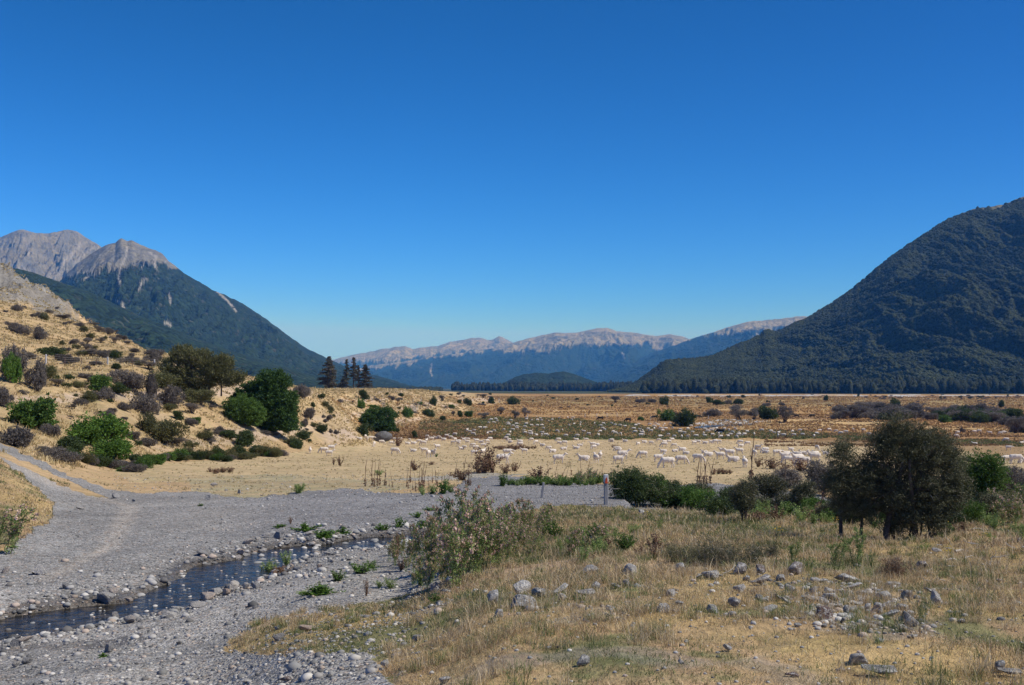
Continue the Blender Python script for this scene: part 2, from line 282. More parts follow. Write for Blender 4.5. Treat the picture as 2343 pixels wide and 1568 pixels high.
# ------------------------------------------------------------ ground material
def m_ground():
    m, nt, b = mat_new('ground', .95, .1); n = NT(nt); P = n.pos()
    colr = n.attr('col'); z = n.n.new('ShaderNodeSeparateColor'); n.put(z.inputs[0], n.attr('zone'))
    g, wet, far = z.outputs[0], z.outputs[1], z.outputs[2]
    # pebbles
    v1 = n.vor(P, 16, out='Color'); v2 = n.vor(P, 38, out='Color')
    d1 = n.vor(P, 16); d2 = n.vor(P, 38)
    def lum(c, a, bb):
        s = n.n.new('ShaderNodeSeparateColor'); n.put(s.inputs[0], c); return n.mapr(s.outputs[0], 0, 1, a, bb), s.outputs[1]
    l1, q1 = lum(v1, .62, 1.35); l2, q2 = lum(v2, .6, 1.4)
    peb = n.math('MULTIPLY', l1, l2)
    pebc = n.mix(n.mapr(q1, .8, .95), (1, 1, 1), (1.12, .98, .88), 'MIX')
    gs = n.noise(P, .35, 4, .6); gmul = n.mapr(gs, .3, .7, .86, 1.14)
    peb = n.math('MULTIPLY', peb, gmul)
    gc = n.mix(1, n.mix(1, colr, pebc, 'MULTIPLY'), peb, 'MULTIPLY')
    # grass litter: fine streaky variation
    s1 = n.noise(n.scale(P, (1, .5, 1)), 14, 5, .7); s2 = n.noise(P, 1.1, 5, .6); s3 = n.noise(P, .13, 4, .6)
    gm = n.math('MULTIPLY', n.mapr(s1, .25, .75, .62, 1.38), n.mapr(s2, .3, .7, .8, 1.2))
    gm = n.math('MULTIPLY', gm, n.mapr(s3, .3, .7, .86, 1.14))
    sc2 = n.mix(n.mapr(n.noise(P, .8, 4, .65), .5, .68), (1, 1, 1), (.62, .78, .62))
    grc = n.mix(1, n.mix(n.mapr(far, 0, 1, 1, .3), (1, 1, 1), gm, 'MIX'), colr, 'MULTIPLY')
    grc = n.mix(n.mapr(far, 0, 1, .55, 0), grc, n.mix(1, grc, sc2, 'MULTIPLY'))
    # far tussock speckle
    t1 = n.vor(P, .9); t2 = n.noise(P, .25, 5, .65); t3 = n.noise(n.scale(P, (1, .35, 1)), .035, 4, .6)
    sp = n.math('MULTIPLY', n.mapr(t1, .05, .5, .72, 1.12), n.mapr(t2, .3, .7, .72, 1.28))
    sp = n.math('MULTIPLY', sp, n.mapr(t3, .3, .7, .8, 1.2))
    grc = n.mix(far, grc, n.mix(1, grc, sp, 'MULTIPLY'))
    c = n.mix(g, grc, gc)
    c = n.mix(n.mapr(wet, 0, 1, 0, .85), c, n.mix(1, c, (.33, .30, .27), 'MULTIPLY'))
    n.put(b.inputs['Base Color'], c)
    n.put(b.inputs['Roughness'], n.mapr(wet, 0, 1, .95, .35))
    hp = n.math('ADD', n.mapr(d1, 0, .6, 1, 0), n.mapr(d2, 0, .6, .5, 0))
    b1 = n.bump(n.math('MULTIPLY', hp, g), .022, 1)
    hg = n.math('MULTIPLY', n.math('ADD', s1, n.math('MULTIPLY', s2, 2)), n.math('SUBTRACT', 1, g))
    b2 = n.bump(hg, .05, .8, b1)
    b3 = n.bump(n.math('MULTIPLY', n.math('ADD', t1, n.math('MULTIPLY', t2, 3)), far), .35, .9, b2)
    n.put(b.inputs['Normal'], b3)
    return m
M_GROUND = m_ground()

def mixc(A, B, t): return A * (1 - t[..., None]) + np.asarray(B) * t[..., None]
def build_ground():
    th = np.r_[np.arange(-180, -60, 6), np.arange(-60, -30, 1), np.arange(-30, 30, .075), np.arange(30, 60, 1), np.arange(60, 180, 6)]
    rr = [.05, .5]; r = 1.0
    while r < 30000: rr.append(r); r *= 1.0065 if r < 75 else (1.011 if r < 900 else 1.04)
    rr = np.array(rr); n_t, n_r = len(th), len(rr)
    TH, RR = np.meshgrid(R(1) * th, rr, indexing='ij'); X = RR * np.sin(TH); Y = RR * np.cos(TH)
    Z = H(X, Y)
    u, v, r, g = zones(X, Y, Z)
    front = Y > 0
    sd_ = stream_dist(X, Y)
    hill = sstep(.5, 2.4, Z - plainz(r)) * sstep(58, 75, r) * sstep(1300, 700, r) * (u < 1300)
    n1 = fbm(X / 3, Y / 3, 4, 11); n2 = fbm(X / 12, Y / 12, 4, 12); n3 = fbm(X / 60, Y / 140, 4, 13); n4 = fbm(X / .7, Y / .7, 3, 14)
    C = np.zeros(X.shape + (3,)); C[:] = (.45, .315, .175)
    # foreground bench
    nearm = sstep(48, 34, r); C *= 1 - nearm[..., None] * np.array((.08, .06, .2))
    C = mixc(C, (.37, .255, .15), nearm * sstep(-.4, .5, n1)); C = mixc(C, (.42, .31, .22), nearm * sstep(.1, .7, n2))
    C = mixc(C, (.17, .18, .08), nearm * sstep(.15, .6, n1 + .5 * n4) * .8); C = mixc(C, (.27, .24, .21), nearm * sstep(.3, .6, fbm(X / 1.2, Y / 1.2, 5, 77)) * (u > 900) * (v > 1330) * .45)
    C = mixc(C, (.19, .19, .08), nearm * pmask(u, v, [(1230,1150),(1800,1165),(1750,1215),(1500,1200),(1350,1195),(1230,1190)], 8, 60, 2) * .6)
    # pale flat
    C = mixc(C, (.48, .37, .215), pmask(u, v, [(250,1070),(640,1040),(840,1008),(2342,1000),(2342,1120),(1400,1105),(700,1100),(300,1105)], 5, 90, 31) * .8 * (1 - nearm))
    C = mixc(C, (.36, .31, .19), pmask(u, v, [(430,1095),(640,1085),(850,1100),(1000,1110),(830,1130),(560,1145),(440,1128)], 5, 60, 32) * (.5 + .4 * sstep(-.3, .4, n1)))
    C = mixc(C, (.33, .33, .31), pmask(u, v, [(880,1098),(1100,1082),(1210,1085),(1010,1100)], 4, 40, 62) * .7)
    # far plain, hill
    farp = sstep(218, 240, r) * (1 - hill)
    C = mixc(C, (.365, .215, .09), farp); C = mixc(C, (.43, .285, .13), farp * sstep(0, .6, n3)); C = mixc(C, (.27, .165, .08), farp * sstep(.0, .7, -n3))
    C = mixc(C, (.50, .35, .17), pmask(u, v, [(1680,962),(1850,958),(2000,965),(2400,985),(2400,993),(1900,980),(1640,985)], 3, 90, 41) * .8)
    C = mixc(C, (.15, .17, .07), pmask(u, v, [(960,962),(1120,956),(1330,958),(1440,966),(1520,985),(1750,985),(1960,992),(2342,1012),(2342,1022),(1900,1004),(1500,1006),(1180,1006),(1020,998),(960,985)], 7, 60, 42) * (.55 + .35 * sstep(-.3, .3, n1)))
    C = mixc(C, (.23, .14, .07), pmask(u, v, [(840,990),(900,960),(1010,962),(1120,985),(1180,1004),(1000,1006),(850,1004)], 6, 60, 43) * .8)
    C = mixc(C, (.25, .15, .07), pmask(u, v, [(1900,988),(2342,1000),(2342,1050),(2100,1022),(1830,1012)], 6, 60, 44) * .7)
    C = mixc(C, (.26, .25, .12), farp * sstep(470, 700, r) * sstep(1300, 900, r) * .45)
    # river beds
    far_riv = (v > 903.5 + 1.5 * fbm(u / 45, v * 0, 3, 2)) & (v < 907.3 + 2.5 * fbm(u / 60, v * 0, 3, 3)) & (u > 1430) & (r > 300)
    riv2 = pmask(u, v, [(1590,968),(1660,958),(1760,962),(1700,974),(1600,984)], 3, 30, 51) & (r < 400)
    riv = (far_riv & (fbm(u / 70, v / 2, 4, 5) > -.12)) | riv2
    C = mixc(C, (.46, .455, .44), riv * .9 * front)
    C = mixc(C, (.44, .32, .172), hill * sstep(-.6, .3, n2)); C = mixc(C, (.41, .30, .15), hill * sstep(.1, .6, n1) * .7)
    C = mixc(C, (.46, .355, .27), hill * sstep(.0, .5, fbm(X / 9, Z / 2, 3, 19)) * sstep(860, 900, v) * .8)
    rock = sstep(300, 370, r) * sstep(700, 560, r) * (u < 230)
    C = mixc(C, (.205, .195, .178), rock * np.maximum(.93 * sstep(-.75, -.2, fbm(X / 14, Y / 30, 5, 18, .65)), sstep(32, 40, Z)))
    C = mixc(C, (.22, .17, .10), sstep(700, 900, r) * (u < 700))
    C = mixc(C, (.06, .07, .035), sstep(1500, 1700, r))
    # gravel
    road = sstep(40, 0, np.minimum(np.abs(u - np.interp(v, [1010, 1060, 1110, 1160, 1250, 1350], [-60, 40, 130, 300, 250, 60])), 80)) * (v < 1330)
    G = np.zeros_like(C); G[:] = (.265, .26, .25); G = mixc(G, (.34, .325, .30), sstep(-.1, .6, n2) * .7); G = mixc(G, (.39, .355, .31), road * .7)
    G = mixc(G, (.37, .355, .33), sstep(1290, 1400, v) * .7 * sstep(-.5, .4, n1)); G = mixc(G, (.225, .225, .23), sstep(420, 700, u) * sstep(1260, 1210, v) * .8)
    G *= (1 + .10 * fbm(sd_ / .9, (X + Y) / 9, 3, 66) + .08 * fbm(X / 2.5 + Y / 6, Y / .9, 3, 67))[..., None]
    gm = g.astype(float) * front
    C = mixc(C, G, gm) if False else C * (1 - gm[..., None]) + G * gm[..., None]
    wet = np.clip(sstep(.55, .08, sd_ + .2 * n4) + .9 * pmask(u, v, [(-700,1500),(0,1478),(140,1470),(330,1452),(340,1480),(250,1500),(200,1530),(160,1500),(60,1520),(0,1560),(-700,1600)], 14, 40, 52) * sstep(-.2, .3, n1), 0, 1)
    wet = np.clip(wet + .5 * pmask(u, v, [(60,1375),(250,1345),(300,1370),(100,1392)], 8, 30, 53), 0, 1) * front
    zone = np.stack([gm, wet, np.clip(sstep(110, 230, r), 0, 1)], -1)
    V = np.stack([X, Y, Z], -1).reshape(-1, 3)
    i = np.arange(n_t); i2 = (i + 1) % n_t; A, B = np.meshgrid(i, np.arange(n_r - 1), indexing='ij'); A2 = i2[A]
    Fc = np.stack([A * n_r + B, A2 * n_r + B, A2 * n_r + B + 1, A * n_r + B + 1], -1).reshape(-1, 4)[:, ::-1]
    me = make_mesh('ground', V, Fc, M_GROUND, {'col': C.reshape(-1, 3), 'zone': zone.reshape(-1, 3)}, True)
    tag(link('ground', me), kind='structure', label='dry grass flats, gravel bar and tawny hillside of the valley floor')
build_ground()

# ------------------------------------------------------------ water
def m_water():
    m, nt, b = mat_new('stream_water', .06, .22); n = NT(nt); P = n.pos()
    b.inputs['Base Color'].default_value = (.035, .03, .02, 1); b.inputs['IOR'].default_value = 1.33
    h = n.math('ADD', n.noise(P, 5, 3, .6, dist=.6), n.math('MULTIPLY', n.noise(P, 17, 2, .6), .35))
    n.put(b.inputs['Normal'], n.bump(h, .05, .75))
    b.inputs['Transmission Weight'].default_value = .0
    c = n.mix(n.mapr(n.noise(P, 3.5, 4, .65), .5, .62), (.012, .012, .011), (.07, .055, .035)); n.put(b.inputs['Base Color'], c)
    return m
def ribbon(name, L, Rr, z, mat, steps=6):
    n_ = len(L); V = []
    for k in range(steps + 1):
        t = k / steps; V.append(np.c_[L * (1 - t) + Rr * t, np.full(n_, z)])
    V = np.concatenate(V); i = np.arange(n_ - 1); Fs = [np.c_[k * n_ + i, k * n_ + i + 1, (k + 1) * n_ + i + 1, (k + 1) * n_ + i] for k in range(steps)]
    Fq = np.concatenate(Fs); me = make_mesh(name, V, Fq, mat, smooth=True)
    me.flip_normals() if me.polygons[0].normal.z < 0 else None
    return me
MW = m_water()
dv = (_f - _n) / np.maximum(np.hypot(*(_f - _n).T)[:, None], .01)
tag(link('stream', ribbon('stream', _n - dv * .3, _f + dv * .3, WZ - .02, MW)), kind='structure', label='narrow dark blue stream through the gravel')
rv = []
for (u, v) in [(1590,981),(1620,977),(1660,974),(1690,973),(1720,972)]:
    p = hit(u, v, 60); rv.append(p)
rv = np.array(rv); rl = resample(rv[:, :2], 30); 
me = ribbon('river_water', rl + np.array([0, -5.]), rl + np.array([0, 5.]), float(rv[:, 2].mean()) + .25, MW)
zz = np.array([gz(a, b) for a, b in rl]).max() + .12
for vv in me.vertices: vv.co.z = zz
tag(link('river_water', me), kind='structure', label='small blue pool of water on the far plain')

# ------------------------------------------------------------ mountains
def m_mountain(name, forest, fcell, alps=((.44, .33, .21), (.30, .27, .24)), bumpd=6):
    m, nt, b = mat_new(name, .95, .08); n = NT(nt); P = n.pos()
    a = n.n.new('ShaderNodeSeparateColor'); n.put(a.inputs[0], n.attr('zone')); alp, scr, gr = a.outputs
    v = n.vor(P, 1 / fcell); vc = n.n.new('ShaderNodeSeparateColor'); n.put(vc.inputs[0], n.vor(P, 1 / fcell, out='Color'))
    big = n.noise(P, 1 / (fcell * 22), 5, .6); mid = n.noise(P, 1 / (fcell * 4), 4, .6)
    f = n.mix(vc.outputs[0], [q * .55 for q in forest], [q * 1.45 for q in forest])
    f = n.mix(n.mapr(mid, .35, .65), f, n.mix(1, f, (1.35, 1.3, 1.0), 'MULTIPLY'))
    f = n.mix(n.mapr(big, .35, .65), f, n.mix(1, f, (.72, .82, .9), 'MULTIPLY'))
    f = n.mix(n.mapr(vc.outputs[1], .94, .98, 0, .3), f, (.16, .15, .12))
    r1 = n.noise(n.scale(P, (1, 1, .5)), 1 / (fcell * 9), 7, .68); r2 = n.noise(P, 1 / (fcell * 2), 5, .7)
    al = n.mix(n.mapr(r1, .42, .58), alps[0], alps[1]); al = n.mix(1, al, n.mapr(r2, .3, .7, .65, 1.35), 'MULTIPLY')
    al = n.mix(n.mapr(r2, .58, .68, 0, .7), al, (.09, .09, .06))
    c = n.mix(alp, f, al); c = n.mix(scr, c, n.mix(1, (.42, .395, .36), n.mapr(r2, .3, .7, .75, 1.15), 'MULTIPLY'))
    n.put(b.inputs['Base Color'], c)
    hf = n.math('MULTIPLY', n.mapr(v, 0, .75, 1, 0), n.math('SUBTRACT', 1, alp))
    b1 = n.bump(hf, bumpd, 1); hr = n.math('MULTIPLY', n.math('ADD', r1, n.math('MULTIPLY', r2, .35)), n.mapr(alp, 0, 1, .25, 1))
    n.put(b.inputs['Normal'], n.bump(hr, fcell * 5, .8, b1)); return m
def pdist(u, v, P):
    d = np.full(u.shape, 1e9)
    for (x0, y0), (x1, y1) in zip(P[:-1], P[1:]):
        dx, dy = x1 - x0, y1 - y0; t = np.clip(((u - x0) * dx + (v - y0) * dy) / (dx * dx + dy * dy + 1e-9), 0, 1)
        d = np.minimum(d, np.hypot(u - x0 - t * dx, v - y0 - t * dy))
    return d
def mountain(name, crest, D0, D1, mat, label, tree=None, scree=(), amp=1., wl=500, nu=500, nt=220, zf=-4, prof=1.15, seed=1, crestamp=1., back=.35, skew=0., fd=0, rib=1., stripe=3.5):
    cu = [p[0] for p in crest]; cv = [p[1] for p in crest]
    u = np.linspace(cu[0], cu[-1], nu); t = np.concatenate([np.linspace(0, 1, nt), 1 + np.linspace(0, 1, 40)[1:] * back])
    U, Tt = np.meshgrid(u, t, indexing='ij')
    d0 = D0(U) if callable(D0) else np.full_like(U, D0); d1 = D1(U) if callable(D1) else np.full_like(U, D1)
    D = d0 + (d1 - d0) * Tt; a = (U - 1171) / F; X = a * D; Y = D
    cvv = np.interp(U, cu, cv) + crestamp * fbm(U / 14, U * 0 + seed, 4, seed)
    zc = CAMZ + slope(1171, cvv) * d1
    base = zf + (zc - zf) * np.where(Tt <= 1, np.clip(Tt, 0, 1) ** prof, 1 - (Tt - 1) / back * 1.0)
    h = np.maximum(zc - zf, 0)
    env = np.sin(np.pi * np.clip(Tt, 0, 1) ** .9) * (Tt < 1) + 0.0
    Xs = X + skew * Y
    warp = .45 * fbm(Xs / (wl * 2), Y / (wl * 2), 3, seed + 7)
    spur = ridged(Xs / wl + warp, Y / (wl * 3.2), 5, seed + 3, .55) - .65
    Z = base + env * h * .155 * amp * spur + env * h * .03 * (ridged(Xs / (wl * .22) + warp, Y / (wl * .8), 4, seed + 9, .6) - .6) * rib
    Z = np.maximum(Z, zf - 1) if fd == 0 else Z
    # keep everything in front of the crest under the crest's sight line
    smax = (zc - CAMZ) / d1; lim = CAMZ + smax * D - (1 - np.clip(Tt, 0, 1)) * h * .02
    Z = np.where(Tt < 1, np.minimum(Z, lim), Z)
    pu, pv = project(X, Y, Z)
    alp = np.zeros_like(X)
    if tree:
        tv = np.interp(pu, [p[0] for p in tree], [p[1] for p in tree]); nz = 10 * fbm(pu / 22, pv / 22, 4, seed + 40) + stripe * fbm((pu + .3 * pv) / 6, pv / 45, 3, seed + 41)
        alp = sstep(5, -5, pv - tv + nz)
    sr = np.zeros_like(X)
    for P_, wd in scree:
        dd = pdist(pu + 1.6 * fbm(pu / 5, pv / 5, 3, seed + 50), pv + 1.6 * fbm(pu / 5, pv / 5, 3, seed + 51), P_); sr = np.maximum(sr, sstep(wd, wd * .4, dd) * (.75 + .25 * fbm(pu / 3, pv / 6, 2, 9)))
    V = np.stack([X, Y, Z], -1).reshape(-1, 3); n_t = len(t)
    A, B = np.meshgrid(np.arange(nu - 1), np.arange(n_t - 1), indexing='ij')
    Fq = np.stack([A * n_t + B, (A + 1) * n_t + B, (A + 1) * n_t + B + 1, A * n_t + B + 1], -1).reshape(-1, 4)
    me = make_mesh(name, V, Fq, mat, {'zone': np.stack([alp, np.clip(sr, 0, 1), alp * 0], -1).reshape(-1, 3)}, True)
    o = tag(link(name, me), kind='structure', label=label)
    return o, (X, Y, Z, pu, pv, alp)
FOR = (.022, .038, .024)
MM1 = m_mountain('mountain_forest', FOR, 15, ((.27, .25, .20), (.185, .185, .178)), bumpd=9); MM2 = m_mountain('mountain_rock', FOR, 20, ((.29, .265, .205), (.20, .20, .19)), bumpd=8)
MM3 = m_mountain('range_forest', (.014, .028, .018), 30, ((.37, .325, .215), (.205, .20, .155)), bumpd=16); MMR = m_mountain('near_forest', (.045, .048, .022), 10, ((.34, .29, .18), (.10, .105, .075)), bumpd=8)
mountain('rocky_mountain', [(-500,600),(-300,570),(-100,575),(-30,553),(0,541),(25,530),(45,525),(70,532),(95,535),(125,531),(148,525),(168,529),(182,537),(200,549),(218,559),(240,575),(280,610),(340,660),(420,720)], 5600, 8200, MM2,
  'grey and tan bare rocky mountain with two summits behind the forested slope', tree=[(-500,900),(600,900)], amp=1.3, wl=600, rib=2.2, stripe=9, seed=3,
  scree=[([(184,559),(165,580),(150,598),(125,622),(112,640)], 6), ([(38,606),(60,622),(75,640)], 7), ([(55,545),(63,562),(66,580)], 3), ([(14,608),(36,620)], 5), ([(215,565),(190,585),(150,615),(120,640)], 3)])
mountain('forested_mountain', [(-200,780),(40,700),(132,645),(150,625),(170,605),(200,584),(224,568),(243,559),(258,556),(266,549),(274,546),(284,551),(296,550),(312,557),(330,566),(350,572),(365,579),(382,597),(400,610),(417,625),(451,644),(470,655),(486,665),(505,672),(521,679),(540,688),(555,696),(590,718),(625,743),(660,769),(694,793),(729,811),(764,827),(800,843),(867,861),(934,880),(984,893),(1010,896)], lambda u: 2800 + 0 * u, 5200, MM1,
  'pyramid shaped mountain with a bare grey summit and dark forest below', tree=[(-200,640),(132,645),(170,632),(194,626),(243,612),(271,622),(312,606),(347,602),(365,600),(400,612),(430,615),(486,640),(520,655),(620,650),(1100,650)], amp=.85, wl=430, seed=11, rib=1.6, stripe=9, crestamp=1.3,
  scree=[([(292,566),(288,588),(275,612),(271,636),(274,652)], 4), ([(187,640),(226,622)], 3), ([(320,664),(323,647),(337,637)], 3.5), ([(267,690),(278,700),(284,706)], 4.5), ([(387,672),(389,692)], 3.5), ([(378,740),(390,744)], 4.5), ([(341,578),(358,588),(351,602),(360,616)], 4), ([(497,668),(520,688),(540,712)], 3.5), ([(330,602),(322,616)], 2), ([(390,592),(376,600)], 2)])
mountain('forested_ridge', [(-500,480),(-200,560),(-60,596),(0,609),(40,616),(69,623),(100,634),(139,647),(170,657),(208,671),(260,695),(312,720),(350,735),(382,748),(450,775),(520,800),(600,825),(700,855),(800,885),(840,897)], 1500, 2700, MM1,
  'dark forested ridge running down between the rocky outcrop and the pyramid mountain', amp=.9, wl=260, nu=400, nt=140, seed=23, crestamp=1.)
mountain('far_range', [(560,860),(680,835),(766,822),(790,816),(816,810),(835,807),(853,804),(873,798),(890,797),(905,794),(927,792),(936,795),(943,799),(955,797),(967,795),(985,793),(1001,792),(1015,787),(1028,783),(1050,779),(1068,776),(1082,773),(1095,773),(1108,775),(1115,778),(1124,778),(1132,774),(1142,769),(1150,772),(1160,777),(1175,785),(1230,800),(1300,830)], 13000, 21000, MM3,
  'furthest pale range with grey summits and tan tops', tree=[(600,840),(766,826),(843,833),(930,825),(1000,815),(1060,810),(1150,806),(1250,790)], amp=1.0, wl=1500, seed=31, crestamp=.9)
mountain('tan_topped_range', [(700,872),(780,850),(850,836),(920,828),(980,818),(1040,810),(1080,804),(1130,797),(1160,790),(1180,782),(1202,776),(1236,768),(1269,761),(1295,762),(1320,761),(1338,757),(1353,754),(1372,751),(1387,750),(1398,753),(1410,758),(1430,760),(1452,761),(1475,766),(1500,769),(1530,765),(1552,768),(1570,773),(1600,785),(1660,815),(1740,860)], 10000, 16500, MM3,
  'tan topped mountain range with blue forested slopes across the middle', tree=[(700,868),(1050,812),(1120,803),(1200,803),(1260,796),(1300,790),(1380,790),(1440,783),(1480,788),(1512,803),(1600,800),(1700,800)], amp=1.15, wl=1150, seed=37, crestamp=.9,
  scree=[([(988,832),(984,848),(988,860)], 2.2), ([(1424,808),(1428,820)], 2.2), ([(1500,797),(1512,803)], 2)])
mountain('right_range', [(1240,893),(1300,882),(1350,868),(1380,861),(1400,850),(1430,836),(1460,822),(1492,808),(1515,800),(1545,790),(1580,776),(1605,768),(1633,760),(1668,748),(1690,742),(1713,736),(1740,734),(1772,731),(1800,728),(1824,724),(1840,724),(1855,725),(1900,722),(2000,715),(2100,720)], 7500, 12500, MM3,
  'tan topped spur with a blue forested flank behind the dark right mountain', tree=[(1200,700),(1560,785),(1600,768),(1633,763),(1690,760),(1737,763),(1800,750),(1860,740)], amp=1.0, wl=850, seed=43)
o, MR = mountain('dark_mountain', [(1380,905),(1440,886),(1464,872),(1480,860),(1492,851),(1510,836),(1529,826),(1560,824),(1586,823),(1612,820),(1635,815),(1660,804),(1685,791),(1710,782),(1737,770),(1750,758),(1761,756),(1772,762),(1790,756),(1820,741),(1841,732),(1856,725),(1880,710),(1911,691),(1925,681),(1939,672),(1980,640),(2015,610),(2050,583),(2085,559),(2119,538),(2145,521),(2171,505),(2206,489),(2225,482),(2241,477),(2268,474),(2293,470),(2308,466),(2320,462),(2342,453),(2420,425),(2600,380),(2900,330)], lambda u: np.interp(u, [1380,1500,2342,2900], [2300,1900,1700,1600]), lambda u: np.interp(u, [1380,1460,1640,1760,1860,2342,2900], [2350,2350,2500,2700,2750,3000,3200]), MMR,
  'steep dark forested mountain filling the right side', tree=[(1300,300),(2160,300),(2190,490),(2225,483),(2280,474),(2310,466),(2342,455),(2600,390)], amp=.75, wl=300, nu=800, nt=320, seed=53, zf=-4, prof=1.3, crestamp=1.6, skew=.25,
  scree=[([(2204,500),(2200,515)], 2.2), ([(2290,475),(2282,500)], 2.5), ([(2145,600),(2160,590)], 2)])
mountain('valley_knoll', [(1110,899),(1140,884),(1160,872),(1180,862),(1200,856),(1230,853),(1255,855),(1270,852),(1290,850),(1310,855),(1340,866),(1370,877),(1400,890),(1420,899)], 3300, 3900, MM1,
  'low forested knoll in the middle of the valley', amp=.6, wl=200, nu=160, nt=60, seed=61)
# ------------------------------------------------------------ plant, stone and animal kit
def m_leaf(name, c0, c1, trans=.32, rough=.6):
    """c0..c1 by the leaf's own tint"""
    m, nt, b = mat_new(name, rough, .25); n = NT(nt)
    t = n.attr('tint', 'Fac'); r = n.rnd()
    c = n.mix(t, c0, c1); c = n.mix(1, c, n.mapr(r, 0, 1, .8, 1.2), 'MULTIPLY'); n.put(b.inputs['Base Color'], c)
    tr = n.n.new('ShaderNodeBsdfTranslucent'); n.put(tr.inputs[0], c); ms = n.n.new('ShaderNodeMixShader'); ms.inputs[0].default_value = trans
    out = nt.nodes['Material Output']; nt.links.new(b.outputs[0], ms.inputs[1]); nt.links.new(tr.outputs[0], ms.inputs[2]); nt.links.new(ms.outputs[0], out.inputs[0])
    return m
def m_col(name, trans=.25):
    m, nt, b = mat_new(name, .7, .2); n = NT(nt); c = n.attr('col'); n.put(b.inputs['Base Color'], c)
    tr = n.n.new('ShaderNodeBsdfTranslucent'); n.put(tr.inputs[0], c); ms = n.n.new('ShaderNodeMixShader'); ms.inputs[0].default_value = trans
    out = nt.nodes['Material Output']; nt.links.new(b.outputs[0], ms.inputs[1]); nt.links.new(tr.outputs[0], ms.inputs[2]); nt.links.new(ms.outputs[0], out.inputs[0])
    return m
def m_bark(name, c0, c1, sc_=9):
    m, nt, b = mat_new(name, .95, .1); n = NT(nt); P = n.obj(); f = n.noise(n.scale(P, (1, 1, .3)), sc_, 5, .65)
    n.put(b.inputs['Base Color'], n.mix(n.mapr(f, .3, .7), c0, c1)); n.put(b.inputs['Normal'], n.bump(f, .02, .8)); return m
L_GREY = m_leaf('grey_foliage', (.11, .098, .085), (.25, .22, .19)); L_GREEN = m_leaf('green_foliage', (.05, .105, .022), (.14, .24, .045))
L_BRIGHT = m_leaf('bright_foliage', (.06, .13, .02), (.16, .28, .045)); L_DARK = m_leaf('dark_foliage', (.035, .058, .022), (.09, .13, .04))
L_TWIG = m_leaf('pale_twigs', (.13, .115, .085), (.34, .30, .23), .05); L_TREE = m_leaf('tree_foliage', (.035, .085, .02), (.10, .19, .045)); L_OLIVE = m_leaf('olive_foliage', (.075, .085, .035), (.19, .185, .075)); L_MATA = m_leaf('matagouri_foliage', (.036, .045, .022), (.165, .165, .085), .2)
L_BROWN = m_leaf('dead_leaves', (.13, .075, .045), (.30, .19, .12), .15); L_THIS = m_leaf('thistle_leaf', (.12, .20, .05), (.36, .44, .15))
L_FLUFF = m_leaf('thistle_fluff', (.50, .31, .23), (.85, .64, .52), .3); L_CON = m_leaf('conifer_needles', (.045, .055, .032), (.16, .135, .09), .1)
L_YEL = m_leaf('yellow_petals', (.7, .45, .02), (.8, .6, .05), .2); L_PURP = m_leaf('purple_petals', (.35, .22, .45), (.45, .3, .55), .2)
B_DARK = m_bark('dark_bark', (.05, .038, .03), (.14, .11, .09)); B_PALE = m_bark('bleached_wood', (.38, .35, .31), (.62, .59, .54)); B_BRN = m_bark('dry_stalk', (.10, .06, .04), (.24, .15, .10), 25)
B_TWIG = m_bark('twig', (.10, .085, .07), (.22, .19, .16), 20)
B_GREENST = m_bark('green_stalk', (.10, .13, .05), (.22, .22, .10), 20)
M_GRASS = m_col('grass_blade', .3)

class Geo:
    """collects vertices, quads (triangles repeat a corner as a 3-list kept apart) and a tint"""
    def __init__(s): s.V = []; s.T = []; s.tint = []; s.n = 0
    def add(s, V, T, tint):
        V = np.asarray(V, float); s.V.append(V); s.T.append(np.asarray(T, int) + s.n); s.n += len(V)
        s.tint.append(np.broadcast_to(np.asarray(tint, float), (len(V),)).copy() if np.ndim(tint) < 2 else np.asarray(tint))
    def mesh(s, name, mat, attr='tint', smooth=False):
        return make_mesh(name, np.concatenate(s.V), np.concatenate(s.T), mat, {attr: np.concatenate(s.tint)}, smooth)
def rdir(rng, n):
    v = rng.normal(size=(n, 3)); return v / np.linalg.norm(v, axis=1)[:, None]
def leaves(P, size, rng, asp=.45, up=.0, outc=None, tint=None):
    """rhombus leaves at P; returns V, T(tri), tint"""
    n = len(P); a = rdir(rng, n); a[:, 2] += up
    if outc is not None:
        o = P - outc; o /= np.linalg.norm(o, axis=1)[:, None] + 1e-9; a = a + o * .8
    a /= np.linalg.norm(a, axis=1)[:, None]; b = np.cross(a, rdir(rng, n)); b /= np.linalg.norm(b, axis=1)[:, None] + 1e-9
    s = (size * rng.uniform(.6, 1.4, n))[:, None]; w_ = s * asp
    V = np.stack([P - a * s * .5, P + b * w_ * .5, P + a * s * .5, P - b * w_ * .5], 1).reshape(-1, 3)
    i = np.arange(n)[:, None] * 4; T_ = np.concatenate([i + [0, 1, 2], i + [0, 2, 3]])
    t = rng.uniform(0, 1, n) if tint is None else tint
    return V, T_, np.repeat(t, 4)
